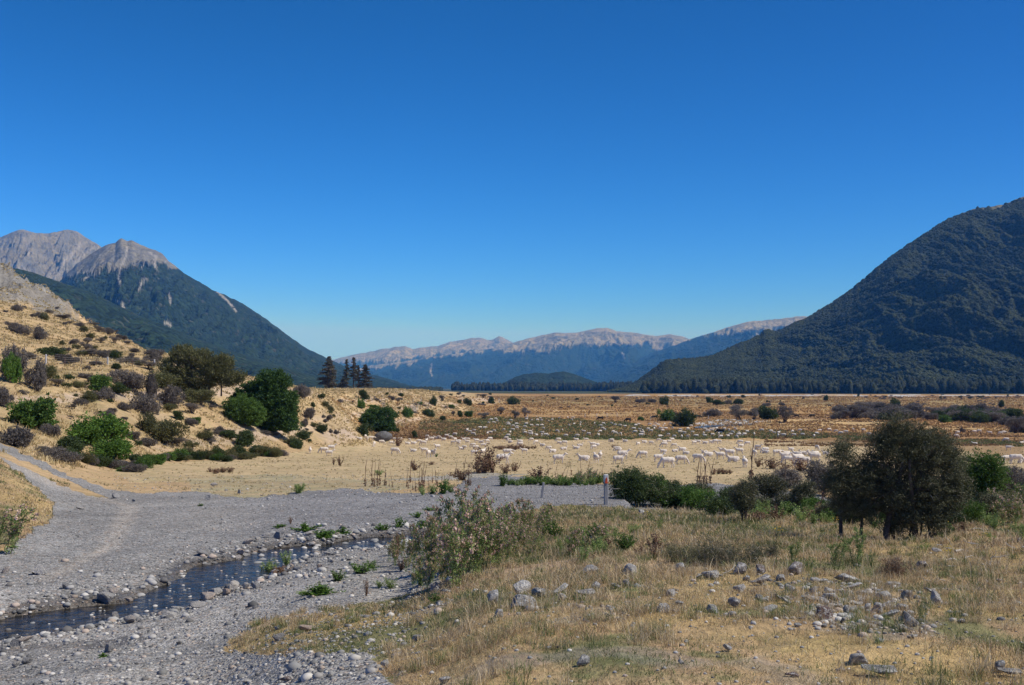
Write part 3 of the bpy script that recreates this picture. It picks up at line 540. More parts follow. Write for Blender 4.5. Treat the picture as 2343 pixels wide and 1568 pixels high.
def clumps(rng, ells, ncl, nper, rc, shell=(.62, 1.0), zmin=0.02, lo=None):
    """points in leaf clumps spread through ellipsoids (cx,cy,cz,rx,ry,rz)"""
    E = np.array(ells, float); wgt = (E[:, 3] * E[:, 4] + E[:, 3] * E[:, 5]); wgt /= wgt.sum()
    k = rng.choice(len(E), ncl, p=wgt); d = rdir(rng, ncl); rad = rng.uniform(shell[0] ** 2, shell[1] ** 2, ncl) ** .5
    rad = rad * (1 + .22 * rng.normal(size=ncl) * .5)
    C = E[k, :3] + d * E[k, 3:] * rad[:, None]; C = C[C[:, 2] > zmin]; 
    rr = rc * rng.uniform(.5, 1.5, len(C)); P = np.repeat(C, nper, 0) + rng.normal(size=(len(C) * nper, 3)) * np.repeat(rr, nper)[:, None] * [1, 1, .75]
    ct = np.repeat(rng.uniform(0, 1, len(C)), nper); t = np.clip(.6 * ct + .4 * rng.uniform(0, 1, len(P)), 0, 1)
    m = P[:, 2] > 0.0; return P[m], t[m], C
def tube(g, P, rad, sides=5, tint=.5):
    P = np.asarray(P, float); n = len(P); rad = np.broadcast_to(rad, (n,))
    D = np.gradient(P, axis=0); D /= np.linalg.norm(D, axis=1)[:, None] + 1e-9
    up = np.array([0, 0, 1.]) if abs(D[0, 2]) < .9 else np.array([1., 0, 0])
    A = np.cross(D, up); A /= np.linalg.norm(A, axis=1)[:, None] + 1e-9; B = np.cross(D, A); th = np.arange(sides) * 2 * np.pi / sides
    V = (P[:, None] + rad[:, None, None] * (np.cos(th)[None, :, None] * A[:, None] + np.sin(th)[None, :, None] * B[:, None])).reshape(-1, 3)
    T_ = []
    for i in range(n - 1):
        for j in range(sides):
            a, b, c, d = i * sides + j, i * sides + (j + 1) % sides, (i + 1) * sides + (j + 1) % sides, (i + 1) * sides + j; T_ += [(a, b, c), (a, c, d)]
    for j in range(1, sides - 1): T_.append(((n - 1) * sides, (n - 1) * sides + j, (n - 1) * sides + j + 1))
    g.add(V, T_, tint)
def wander(rng, p, d, L, n, wob, droop=0):
    P = [np.array(p, float)]; d = np.array(d, float); d /= np.linalg.norm(d)
    for i in range(n): d = d + rng.normal(size=3) * wob; d[2] -= droop; d /= np.linalg.norm(d); P.append(P[-1] + d * L / n)
    return np.array(P), d
def stems_to(g, rng, roots, targets, r0=.03, sides=4, wob=.1, n=5):
    for tp in targets:
        rt = roots[rng.integers(len(roots))]; P = np.linspace(rt, tp, n + 1); P[1:-1] += rng.normal(size=(n - 1, 3)) * wob * np.linalg.norm(tp - rt) * .25
        P[1:-1, 2] += .08 * np.linalg.norm(tp - rt); tube(g, P, np.linspace(r0, r0 * .25, n + 1), sides)

def shrub_proto(seed, ells, leaf, mat, ncl, nper, rc, asp=.45, bark=None, stem=.012, shell=(.45, 1.0), up=0., nstem=14):
    rng = np.random.default_rng(seed); g = Geo(); P, t, C = clumps(rng, ells, ncl, nper, rc, shell); cen = np.mean(np.array(ells)[:, :3], 0); cen[2] *= .5
    g.add(*leaves(P, leaf, rng, asp, up, cen, t)); me = g.mesh('foliage', mat)
    s = Geo(); E = np.array(ells); roots = np.c_[E[:, 0] * .35, E[:, 1] * .35, np.full(len(E), -.03)]
    stems_to(s, rng, roots, C[rng.choice(len(C), min(nstem, len(C)), replace=False)], stem); return me, s.mesh('stems', bark or B_DARK, smooth=True)
def dome(rng, k=4, w=.32, h=.26, rz=.3):
    e = []
    for i in range(k + 2):
        a = rng.uniform(0, 6.28); r = rng.uniform(.05, .34) if k > 1 else 0; rr = rng.uniform(.4, 1.0) * w
        e.append((math.cos(a) * r, math.sin(a) * r, h * rng.uniform(.45, 1.35), rr * rng.uniform(.8, 1.3), rr, rz * rng.uniform(.5, 1.1)))
    return e
PROTO = {}
def protos():
    q = np.random.default_rng(5)
    for i in range(4):
        PROTO['grey', i] = shrub_proto(100 + i, dome(q, 4), .042, L_GREY, 620, 14, .03, .5)
        PROTO['green', i] = shrub_proto(120 + i, dome(q, 5, .3, .3, .34), .045, L_GREEN, 620, 15, .032, .6)
        PROTO['dark', i] = shrub_proto(140 + i, dome(q, 5, .3, .32, .34), .045, L_DARK, 600, 15, .032, .55)
        PROTO['olive', i] = shrub_proto(160 + i, dome(q, 4, .32, .28, .3), .045, L_OLIVE, 520, 14, .036, .45, up=.5)
        PROTO['bright', i] = shrub_proto(180 + i, dome(q, 4, .33, .26, .28), .045, L_BRIGHT, 600, 14, .032, .6)
        # open grey tree-like shrub with bare legs
        PROTO['open', i] = shrub_proto(200 + i, [(a, b, c, .2, .18, .13) for a, b, c in q.uniform((-.3, -.25, .42), (.3, .25, .68), (6, 3))] + [(0, 0, .4, .2, .2, .15)], .04, L_GREY, 380, 14, .035, .45, stem=.014, nstem=16)
        g = Geo(); rng = np.random.default_rng(220 + i)
        for s in range(5):
            P, d = wander(rng, (rng.normal() * .04, rng.normal() * .04, -.03), (rng.normal() * .5, rng.normal() * .5, 1), rng.uniform(.6, 1), 7, .18); tube(g, P, np.linspace(.03, .006, 8), 4)
            for k in range(7):
                j = rng.integers(2, 7); Q, _ = wander(rng, P[j], d + rng.normal(size=3) * .8, rng.uniform(.15, .4), 4, .25); tube(g, Q, np.linspace(.011, .003, 5), 3)
        PROTO['snag', i] = (g.mesh('bleached_branches', B_PALE, smooth=True), None)
protos()
NAMES = {'grey': 'grey_shrub', 'green': 'green_bush', 'dark': 'dark_bush', 'olive': 'olive_bush', 'bright': 'bright_bush', 'open': 'open_shrub', 'snag': 'dead_tree'}
_rs = random.Random(3)
def shrub(kind, x, y, z, wdt, hgt, label, cat='shrub', group=None, name=None, parts=True):
    """wdt, hgt in metres"""
    i = _rs.randrange(4); f, s = PROTO[kind, i]; zz = 1.0 if kind != 'snag' else 1
    sc_ = (wdt / .80 * _rs.uniform(.85, 1.2), wdt / .80 * _rs.uniform(.8, 1.2), hgt / (.62 if kind not in ('open', 'snag') else .8))
    o = link(name or NAMES[kind], f, loc=(x, y, z - .02), rot=(_rs.uniform(-.12, .12), _rs.uniform(-.12, .12), _rs.uniform(0, 6.28)), scale=sc_); tag(o, label, cat, group)
    if s and parts: link('stems', s, parent=o)
    return o
def px(u, v, w_, h_, kind, label, cat='shrub', group=None, parts=True, name=None, dmin=40):
    """a shrub whose foot meets the ground at photo point (u, v), w_ and h_ wide and high in photo units"""
    p = hit(u, v, dmin)
    if p is None: return None
    k = p[1] / F; return shrub(kind, p[0], p[1], p[2], w_ * k, h_ * k, label, cat, group, name, parts)

# ---- stones
def ico(sub=2):
    import bmesh
    bm = bmesh.new(); bmesh.ops.create_icosphere(bm, subdivisions=sub, radius=1); V = np.array([v.co for v in bm.verts]); Fc = np.array([[v.index for v in f.verts] for f in bm.faces]); bm.free(); return V, Fc
def stone_geo(seed, sub=3, cuts=9):
    rng = np.random.default_rng(seed); V, Fc = ico(sub); V = V * rng.uniform([.8, .6, .4], [1.35, 1.0, .8])
    for k in range(cuts):
        nrm = rdir(rng, 1)[0]; c = rng.uniform(.28, .62); d = V @ nrm - c; V = V - np.maximum(d, 0)[:, None] * nrm
    nz = fbm(V[:, 0] * 3 + seed, V[:, 1] * 3 + V[:, 2] * 2.3, 3, seed); V *= (1 + .035 * nz)[:, None]
    return V / np.abs(V).max(), Fc
def m_stone(name, c0, c1, lich=(.55, .55, .5), lamt=.6, warm=(.40, .27, .2)):
    m, nt, b = mat_new(name, .85, .25); n = NT(nt); P = n.obj(); r = n.rnd(); r2 = n.math('FRACT', n.math('MULTIPLY', r, 7.31)); r3 = n.math('FRACT', n.math('MULTIPLY', r, 23.7))
    f = n.noise(P, 2.5, 6, .65); f2 = n.noise(P, 9, 4, .7)
    c = n.mix(r2, c0, c1); c = n.mix(n.mapr(r3, .78, .95), c, warm); c = n.mix(1, c, n.mapr(f2, .3, .7, .72, 1.25), 'MULTIPLY')
    c = n.mix(n.mapr(f, .5, .6, 0, lamt), c, lich); c = n.mix(n.mapr(f2, .62, .7, 0, .6), c, (.08, .075, .07)); n.put(b.inputs['Base Color'], c)
    n.put(b.inputs['Normal'], n.bump(n.math('ADD', f, n.math('MULTIPLY', f2, .4)), .12, .8)); return m
M_RIV = m_stone('river_stone', (.22, .22, .225), (.48, .46, .43), (.5, .49, .47), .3, (.52, .40, .31)); M_LICH = m_stone('lichen_stone', (.28, .275, .265), (.52, .50, .47), (.78, .77, .73), .8, (.20, .13, .115))
M_PALE = m_stone('pale_stone', (.40, .385, .36), (.54, .50, .45), (.5, .48, .45), .3, (.58, .45, .35))
STONE = [make_mesh('stone', *stone_geo(300 + i, 3, 12), M_RIV, smooth=False) for i in range(10)]
STONEL = [make_mesh('stone', *stone_geo(320 + i, 3, 11), M_LICH, smooth=False) for i in range(10)]
STONEP = [make_mesh('stone', *stone_geo(340 + i, 3, 8), M_PALE, smooth=False) for i in range(4)]
RSC = 1.22
def rock(u, v, w_, h_, lib, label, group=None, name='rock', rot=None, sink=.25):
    p = hit(u, v, 4)
    if p is None: return
    k = p[1] / F; sx = w_ * k * .5; sz = h_ * k * .62
    w_ *= RSC; h_ *= RSC * 1.06; sx = w_ * k * .5; sz = h_ * k * .62
    o = link(name, lib[_rs.randrange(len(lib))], loc=(p[0], p[1] + sx * .4, p[2] + sz * (1 - sink) - sz * .15), scale=(sx, sx * _rs.uniform(.7, 1), sz), rot=(_rs.uniform(-.25, .25), _rs.uniform(-.25, .25), _rs.uniform(-.6, .6) + _rs.choice([0, 3.14])))
    return tag(o, label, 'rock', group)

# ---- soft bodies: one closed surface round joined limbs
def surface_net(f, org, h):
    nx, ny, nz = f.shape; s = f < 0
    c = [f[i:nx - 1 + i, j:ny - 1 + j, k:nz - 1 + k] for i in (0, 1) for j in (0, 1) for k in (0, 1)]
    sg = [q < 0 for q in c]; anyv = np.logical_or.reduce(sg); allv = np.logical_and.reduce(sg); cell = anyv & ~allv
    offs = np.array([(i, j, k) for i in (0, 1) for j in (0, 1) for k in (0, 1)], float)
    acc = np.zeros(cell.shape + (3,)); cnt = np.zeros(cell.shape)
    for a in range(8):
        for b in range(a + 1, 8):
            if np.abs(offs[a] - offs[b]).sum() != 1: continue
            m = sg[a] != sg[b]; t = np.where(m, c[a] / np.where(m, c[a] - c[b], 1), 0)
            acc += np.where(m[..., None], offs[a] + t[..., None] * (offs[b] - offs[a]), 0); cnt += m
    idx = -np.ones(cell.shape, int); I = np.argwhere(cell); idx[cell] = np.arange(len(I))
    V = (I + acc[cell] / cnt[cell][:, None]) * h + org; Q = []
    for ax in range(3):
        a = [slice(1, -1)] * 3; a[ax] = slice(0, -1); b = [slice(1, -1)] * 3; b[ax] = slice(1, None)
        s0 = s[tuple(a)]; s1 = s[tuple(b)]; m = s0 != s1; K = np.argwhere(m); flip = s0[m]
        K[:, [q for q in range(3) if q != ax]] += 1; o1, o2 = [q for q in range(3) if q != ax]
        def at(d1, d2):
            k = K.copy(); k[:, o1] -= d1; k[:, o2] -= d2; return idx[k[:, 0], k[:, 1], k[:, 2]]
        q = np.stack([at(0, 0), at(1, 0), at(1, 1), at(0, 1)], 1)
        if ax == 1: flip = ~flip
        q[~flip] = q[~flip][:, ::-1]; Q.append(q)
    return V, np.concatenate(Q)
def body(parts, h, k=.035, pad=.1):
    """parts: (p0, r0, p1, r1, squash_z); smooth union of round cones"""
    A = np.array([p[0] for p in parts] + [p[2] for p in parts], float); rm = max(max(p[1], p[3]) for p in parts)
    lo = A.min(0) - rm - pad; hi = A.max(0) + rm + pad; n = np.ceil((hi - lo) / h).astype(int) + 1
    X = np.stack(np.meshgrid(*[lo[i] + h * np.arange(n[i]) for i in range(3)], indexing='ij'), -1); f = None
    for p0, r0, p1, r1 in parts:
        p0 = np.array(p0, float); p1 = np.array(p1, float); d = p1 - p0; t = np.clip(((X - p0) @ d) / (d @ d + 1e-9), 0, 1)
        q = np.linalg.norm(X - p0 - t[..., None] * d, axis=-1) - (r0 + (r1 - r0) * t)
        if f is None: f = q
        else: hh = np.clip(.5 + .5 * (q - f) / k, 0, 1); f = q * (1 - hh) + f * hh - k * hh * (1 - hh)
    return surface_net(f, lo, h)
def sheep_parts(pose, step=0.):
    P = []; hz = .60
    if pose == 'lie': hz = .30
    P += [((-.36, 0, hz), .185, (-.05, 0, hz - .02), .225), ((-.05, 0, hz - .02), .225, (.25, 0, hz), .19), ((-.42, 0, hz + .02), .12, (-.3, 0, hz - .02), .17)]
    P += [((-.49, 0, hz + .03), .035, (-.53, 0, hz - .14), .02)]
    sh = np.array((.32, 0, hz + .06))
    if pose == 'graze': nk = np.array((.60, 0, hz - .26)); hd = np.array((.66, 0, hz - .42)); mz = hd + np.array((.05, 0, -.14))
    elif pose == 'low': nk = np.array((.62, 0, hz + .02)); hd = np.array((.72, 0, hz + .0)); mz = hd + np.array((.15, 0, -.09))
    elif pose == 'lie': nk = np.array((.46, 0, hz + .22)); hd = np.array((.52, 0, hz + .31)); mz = hd + np.array((.15, 0, -.05))
    else: nk = np.array((.48, 0, hz + .20)); hd = np.array((.56, 0, hz + .28)); mz = hd + np.array((.17, 0, -.07))
    P += [(sh, .14, nk, .075), (nk, .08, hd, .078), (hd, .075, mz, .042)]
    back = (nk - hd) / np.linalg.norm(nk - hd)
    for s in (1, -1): P.append((hd + np.array((-.02, .05 * s, .03)), .03, hd + np.array((-.05, .19 * s, .045)), .022))
    if pose == 'lie':
        for s in (1, -1): P += [((.26, .1 * s, .2), .08, (.42, .13 * s, .07), .05), ((.42, .13 * s, .07), .045, (.25, .15 * s, .04), .03), ((-.3, .13 * s, .2), .13, (-.12, .2 * s, .09), .06), ((-.12, .2 * s, .07), .04, (-.33, .22 * s, .04), .03)]
    else:
        for s in (1, -1):
            f = step * s; r = -step * s
            P += [((.28, .09 * s, .5), .085, (.29 + f * .4, .095 * s, .31), .045), ((.29 + f * .4, .095 * s, .31), .034, (.28 + f, .095 * s, .04), .024), ((.28 + f, .095 * s, .035), .03, (.30 + f, .095 * s, .02), .03)]
            P += [((-.36, .09 * s, .54), .13, (-.32 + r * .3, .105 * s, .38), .062), ((-.32 + r * .3, .105 * s, .38), .05, (-.43 + r * .8, .10 * s, .25), .032), ((-.43 + r * .8, .10 * s, .25), .03, (-.40 + r, .10 * s, .04), .024), ((-.40 + r, .1 * s, .035), .03, (-.38 + r, .1 * s, .02), .03)]
    return P
def m_wool():
    m, nt, b = mat_new('shorn_wool', .9, .15); n = NT(nt); P = n.obj(); r = n.rnd()
    f = n.noise(P, 6, 4, .6); c = n.mix(n.mapr(f, .35, .65), (.80, .73, .63), (.66, .57, .46)); c = n.mix(n.mapr(r, 0, 1, 0, .35), c, (.60, .50, .40))
    s = n.n.new('ShaderNodeSeparateXYZ'); n.put(s.inputs[0], P)
    n.put(b.inputs['Base Color'], c); n.put(b.inputs['Normal'], n.bump(f, .02, .6)); return m
M_WOOL = m_wool()
SHEEP = {}
for nm, ps, st in (('stand', 'stand', 0.), ('walk', 'stand', .11), ('graze', 'graze', .05), ('low', 'low', .04), ('lie', 'lie', 0)):
    V, Q = body(sheep_parts(ps, st), .022, .03); SHEEP[nm] = make_mesh('sheep_' + nm, V, Q, M_WOOL, smooth=True)
def m_cow():
    m, nt, b = mat_new('black_hide', .6, .3); n = NT(nt); b.inputs['Base Color'].default_value = (.012, .010, .009, 1); return m
def cow_parts(graze):
    P = [((-.8, 0, 1.05), .28, (0, 0, .98), .36), ((0, 0, .98), .36, (.55, 0, 1.02), .31), ((-.95, 0, 1.15), .18, (-.7, 0, 1.05), .28), ((-1.1, 0, 1.2), .04, (-1.15, 0, .5), .03)]
    if graze: nk, hd, mz = (1.1, 0, .7), (1.3, 0, .42), (1.42, 0, .12)
    else: nk, hd, mz = (1.0, 0, 1.2), (1.18, 0, 1.28), (1.5, 0, 1.08)
    P += [((.6, 0, 1.08), .27, nk, .17), (nk, .17, hd, .15), (hd, .14, mz, .09)]
    for s in (1, -1):
        P += [((hd[0] - .02, .12 * s, hd[2] + .08), .05, (hd[0] - .06, .3 * s, hd[2] + .06), .03)]
        P += [((.5, .18 * s, .85), .17, (.52, .19 * s, .48), .075), ((.52, .19 * s, .48), .065, (.5, .19 * s, .08), .05), ((.5, .19 * s, .06), .06, (.54, .19 * s, .04), .06)]
        P += [((-.8, .18 * s, .95), .24, (-.72, .2 * s, .62), .12), ((-.72, .2 * s, .62), .1, (-.9, .2 * s, .42), .065), ((-.9, .2 * s, .42), .06, (-.86, .2 * s, .08), .05), ((-.86, .2 * s, .06), .06, (-.82, .2 * s, .04), .06)]
    return P
M_COW = m_cow(); COW = {}
for nm in ('graze', 'stand'):
    V, Q = body(cow_parts(nm == 'graze'), .045, .07); COW[nm] = make_mesh('cow_' + nm, V, Q, M_COW, smooth=True)
# ------------------------------------------------------------ forest, grass, gravel: what nobody could count
def scatter_geo(base, pos, sx, sz, rng, jit=.0):
    """copies of base (V, F) merged; sx, sz half sizes"""
    V0, F0 = base; n = len(pos); th = rng.uniform(0, 6.283, n); c, s_ = np.cos(th), np.sin(th)
    V = np.empty((n, len(V0), 3)); x = V0[None, :, 0] * (1 + jit * rng.normal(size=(n, len(V0)))); y = V0[None, :, 1] * (1 + jit * rng.normal(size=(n, len(V0)))); z = V0[None, :, 2] * (1 + jit * rng.normal(size=(n, len(V0))))
    V[..., 0] = (x * c[:, None] - y * s_[:, None]) * sx[:, None] + pos[:, 0, None]; V[..., 1] = (x * s_[:, None] + y * c[:, None]) * sx[:, None] + pos[:, 1, None]; V[..., 2] = z * sz[:, None] + pos[:, 2, None]
    Fq = F0[None] + (np.arange(n) * len(V0))[:, None, None]; return V.reshape(-1, 3), Fq.reshape(-1, F0.shape[1])
def m_crown(name, c0, c1, sc_):
    m, nt, b = mat_new(name, .9, .1); n = NT(nt); P = n.pos(); t = n.attr('tint', 'Fac'); f = n.noise(P, sc_, 4, .7); v = n.vor(P, sc_ * 1.3)
    c = n.mix(t, c0, c1); n.put(b.inputs['Base Color'], n.mix(1, c, n.mapr(f, .3, .7, .55, 1.45), 'MULTIPLY')); n.put(b.inputs['Normal'], n.bump(n.mapr(v, 0, .7, 1, 0), .9 / sc_, 1)); return m
def build_forest():
    rng = np.random.default_rng(8); X, Y, Z, pu, pv, alp = MR; nu_, nt_ = X.shape
    NN = 120000; i = rng.integers(0, nu_ - 1, NN); j = (rng.uniform(0, 1, NN) ** .8 * 318).astype(int); a = rng.uniform(0, 1, NN); b = rng.uniform(0, 1, NN)
    def bl(A): return A[i, j] * (1 - a) * (1 - b) + A[i + 1, j] * a * (1 - b) + A[i, j + 1] * (1 - a) * b + A[i + 1, j + 1] * a * b
    P = np.stack([bl(X), bl(Y), bl(Z)], 1); al = bl(alp); m = (al < .4) & (np.abs(bl(pu) - 1850) < 620); P = P[m][:105000]
    n = len(P); s = rng.uniform(3.0, 6.5, n); h = s * rng.uniform(.7, 1.2, n); P[:, 2] -= h * .02
    V, Fq = scatter_geo(ico(1), P, s, h, rng, .13); M = m_crown('beech_crown', (.024, .034, .014), (.066, .078, .032), .35)
    t = np.repeat(np.clip(.5 + .5 * fbm(P[:, 0] / 90, P[:, 1] / 90, 3, 4) + rng.normal(size=n) * .28, 0, 1), 12 if len(ico(1)[0]) == 12 else len(ico(1)[0]))
    tag(link('forest', make_mesh('forest', V, Fq, M, {'tint': t}, True)), kind='stuff', label='dark beech forest covering the steep mountain on the right', cat='forest')
    # the forest's front edge: taller trees with their sides showing
    base = ico(2); L = []
    for u0, u1, dd0, dd1, rows in ((1038, 1500, 3000, 2800, 7), (1475, 2700, 1690, 1560, 6)):
        for r_ in range(rows):
            u = np.arange(u0, u1, 2.6 if u0 < 1400 else 3.4) + rng.uniform(-1.5, 1.5, len(np.arange(u0, u1, 2.6 if u0 < 1400 else 3.4))); d = np.interp(u, [u0, u1], [dd0, dd1]) + r_ * 14 + rng.uniform(-14, 14, len(u)); L.append(np.c_[(u - 1171) / F * d, d, np.full(len(u), -4.) + (r_ * .8)])
    P = np.concatenate(L); n = len(P); far = P[:, 1] > 2300
    P[:, 0] += rng.uniform(-8, 8, n); s = rng.uniform(2.5, 7.5, n); h = np.where(far, rng.uniform(7, 11, n), rng.uniform(4, 11.5, n)) * (1 + .35 * fbm(P[:, 0] / 60, P[:, 1] / 60, 2, 3)); P[:, 2] += h * .8; P[:, 1] += 12 * fbm(P[:, 0] / 70, P[:, 0] * 0, 3, 6)
    V, Fq = scatter_geo(base, P, s, h, rng, .26); t = np.repeat(rng.uniform(0, 1, n) ** 1.3, len(base[0])); M2 = m_crown('edge_crown', (.022, .030, .014), (.06, .068, .031), .6)
    tag(link('forest', make_mesh('forest_edge', V, Fq, M2, {'tint': t}, True)), kind='stuff', label='wall of tall beech trees along the edge of the river flat', cat='forest')
    # low scrub toe on the left mountain and knoll
    L = []
    for k in range(5):
        u = np.arange(520, 1010, 2.2) + rng.uniform(-1, 1, len(np.arange(520, 1010, 2.2))); d = 2500 + k * 40 + rng.uniform(-15, 15, len(u)); L.append(np.c_[(u - 1171) / F * d, d, np.full(len(u), -4.5 + k * 2)])
    P = np.concatenate(L); n = len(P); V, Fq = scatter_geo(ico(1), P, rng.uniform(5, 8, n), rng.uniform(4, 7, n), rng, .15)
    tag(link('forest', make_mesh('forest_toe', V, Fq, M, {'tint': np.repeat(rng.uniform(0, 1, n), len(ico(1)[0]))}, True)), kind='stuff', label='low scrubby forest at the foot of the left mountain', cat='forest')
build_forest()

def blades(x, y, z, h, w_, lean, colr, rng):
    n = len(x); a = rng.uniform(0, 6.283, n); b = rng.uniform(0, 6.283, n); d = np.c_[np.cos(a), np.sin(a)]; s = np.c_[np.cos(b), np.sin(b)] * w_[:, None] * .5
    P0 = np.c_[x, y, z]; L = h[:, None]; sl = np.sin(lean)[:, None]; cl = np.cos(lean)[:, None]
    P1 = P0 + np.c_[d * sl * .75, cl] * L * .55; P2 = P0 + np.c_[d * sl * 1.5, cl * .9] * L
    S = np.c_[s, np.zeros(n)]
    V = np.stack([P0 - S, P0 + S, P1 + S * .8, P1 - S * .8, P2], 1).reshape(-1, 3); i = np.arange(n)[:, None] * 5
    T_ = np.concatenate([i + [0, 1, 2], i + [0, 2, 3], i + [3, 2, 4]]); return V, T_, np.repeat(colr, 5, 0)
PAL = np.array([(.66, .52, .31), (.56, .43, .24), (.46, .335, .19), (.76, .64, .43), (.31, .22, .13)]); GRN = np.array([(.12, .16, .05), (.18, .21, .08), (.09, .13, .04), (.24, .25, .11)])
def build_grass():
    rng = np.random.default_rng(21)
    def pts(n, r0, r1, p, th0=-30, th1=40):
        q = rng.uniform(0, 1, n); r = (r0 ** p + q * (r1 ** p - r0 ** p)) ** (1 / p); th = R(1) * rng.uniform(th0, th1, n); return r * np.sin(th), r * np.cos(th), r
    # foreground sward
    x, y, r = pts(940000, 4.5, 47, .72); z = H(x, y); u, v, _, g = zones(x, y, z); n1 = fbm(x / 3, y / 3, 4, 11); n4 = fbm(x / .7, y / .7, 3, 14); cl = fbm(x / .22, y / .22, 2, 71); n2 = fbm(x / 1.4, y / 1.4, 3, 72)
    m = ~g & (stream_dist(x, y) > .3) & (z > WZ) & (cl + .6 * n2 + .15 - .5 * sstep(.3, .6, fbm(x / 1.2, y / 1.2, 5, 77)) * (u > 900) * (v > 1330) > rng.uniform(-.9, .75, len(x))) & ~((r > 30) & (u < 1180) & (u > 160) )
    x, y, z, r, n1, n4, cl, n2, u, v = [q[m] for q in (x, y, z, r, n1, n4, cl, n2, u, v)]; n = len(x)
    greenp = np.clip(.14 + .75 * sstep(.1, .5, n1 + .5 * n4) + .5 * sstep(.25, .6, fbm(x / .9, y / .9, 3, 78)) + .5 * pmask(u, v, [(1230,1150),(1800,1165),(1750,1215),(1500,1200),(1350,1195),(1230,1190)], 8, 60, 2) + .45 * pmask(u, v, [(540,1440),(760,1400),(1000,1380),(1000,1450),(700,1490),(540,1495)], 10, 50, 4), 0, .85)
    C = PAL[np.minimum(rng.choice(5, n, p=[.26, .27, .2, .15, .12]), 4)]; isg = rng.uniform(0, 1, n) < greenp; C[isg] = GRN[rng.integers(0, 4, isg.sum())]
    rb = sstep(.1, .6, fbm(x / 2.2, y / 2.2, 3, 73)); C = C * (1 - rb[:, None] * .5 * ~isg[:, None]) + np.array((.40, .25, .16)) * rb[:, None] * .5 * ~isg[:, None]; C = C * rng.uniform(.6, 1.2, n)[:, None] * (1 + .22 * fbm(x / .5, y / .5, 3, 79))[:, None]
    tall = .8 * sstep(.2, .7, fbm(x / 1.8, y / 1.8, 3, 74)) + .5 * pmask(u, v, [(1200,1180),(1500,1170),(2000,1200),(2000,1300),(1500,1290),(1300,1360),(1100,1400),(1000,1380)], 12, 60, 5)
    h = rng.uniform(.025, .075, n) * (1 + 1.5 * tall * rng.uniform(.2, 1, n)) * (1 + r * .012) * (1 - .3 * (v > 1400)); w_ = np.maximum(.0035, r * .00042) * rng.uniform(.7, 1.5, n); lean = np.clip(rng.normal(.85, .4, n), .05, 1.5) * (1 - .45 * np.clip(tall, 0, 1))
    g1 = blades(x, y, z - .005, h, w_, lean, C, rng)
    # tall seeding stalks
    x, y, r = pts(15000, 9, 36, .8, -2, 30); z = H(x, y); u, v, _, g = zones(x, y, z); m = ~g & (fbm(x / 1.3, y / 1.3, 3, 75) > .12) & (v < 1420) & (stream_dist(x, y) > .5); x, y, z, r = x[m], y[m], z[m], r[m]; n = len(x)
    g2 = blades(x, y, z, rng.uniform(.12, .32, n), np.maximum(.0035, r * .0004), np.abs(rng.normal(.35, .3, n)), PAL[rng.integers(0, 4, n)] * rng.uniform(.8, 1.1, n)[:, None], rng)
    x, y, r = pts(6400, 4.5, 40, .8); z = H(x, y); u, v, _, g = zones(x, y, z); m = ~g & (stream_dist(x, y) > .4) & (fbm(x / 2.5, y / 2.5, 3, 76) > -.25) & ~((r > 30) & (u < 1180)); x, y, z, r = x[m], y[m], z[m], r[m]; n = len(x); K = 46
    hh = np.repeat(rng.uniform(.07, .20, n), K); ga = np.repeat(rng.uniform(0, 1, n) < .3, K); C3 = np.where(ga[:, None], GRN[rng.integers(0, 4, n * K)] * 1.25, PAL[rng.integers(0, 5, n * K)]) * rng.uniform(.7, 1.2, n * K)[:, None]
    g3 = blades(np.repeat(x, K) + rng.normal(size=n * K) * .035, np.repeat(y, K) + rng.normal(size=n * K) * .035, np.repeat(z, K) - .005, hh * rng.uniform(.5, 1.1, n * K), np.maximum(.003, np.repeat(r, K) * .00038), np.abs(rng.normal(.5, .35, n * K)), C3, rng)
    g2 = (np.concatenate([g2[0], g3[0]]), np.concatenate([g2[1], g3[1] + len(g2[0])]), np.concatenate([g2[2], g3[2]]))
    V = np.concatenate([g1[0], g2[0]]); T_ = np.concatenate([g1[1], g2[1] + len(g1[0])]); C = np.concatenate([g1[2], g2[2]])
    tag(link('dry_grass', make_mesh('dry_grass', V, T_, M_GRASS, {'col': C})), kind='stuff', label='dry tawny grass with green patches on the near bank', cat='grass')
    # sheep flat and hill: short tufts; plain: tussocks; rushes in the green strip
    def tufts(n0, r0, r1, p, k, hf, cf, wf, sel, seed, th0=-27, th1=27):
        x, y, r = pts(n0, r0, r1, p, th0, th1); z = H(x, y); u, v, _, g = zones(x, y, z); m = sel(x, y, z, r, u, v) & ~g; x, y, z, r, u, v = [q[m] for q in (x, y, z, r, u, v)]; n = len(x)
        C = cf(x, y, r, u, v, n); h = hf(x, y, r, u, v, n); X = np.repeat(x, k) + rng.normal(size=n * k) * np.repeat(h, k) * .35; Y = np.repeat(y, k) + rng.normal(size=n * k) * np.repeat(h, k) * .35; Hh = np.repeat(h, k) * rng.uniform(.5, 1.2, n * k)
        return blades(X, Y, np.repeat(z, k) - .01, Hh, np.repeat(wf * r, k) * rng.uniform(.6, 1.4, n * k), np.abs(rng.normal(.45, .35, n * k)), np.repeat(C, k, 0) * rng.uniform(.75, 1.2, n * k)[:, None], rng)
    pick = lambda A, n: np.array(A)[rng.integers(0, len(A), n)]
    G = []
    G.append(tufts(22000, 38, 240, .8, 6, lambda x, y, r, u, v, n: rng.uniform(.05, .14, n), lambda x, y, r, u, v, n: pick([(.52, .42, .23), (.46, .36, .19), (.56, .46, .27), (.34, .28, .14)], n), .0006, lambda x, y, z, r, u, v: (z - plainz(r) < 1.5) & (v > 1003) & (fbm(x / 2.5, y / 2.5, 3, 81) > .0), 1))
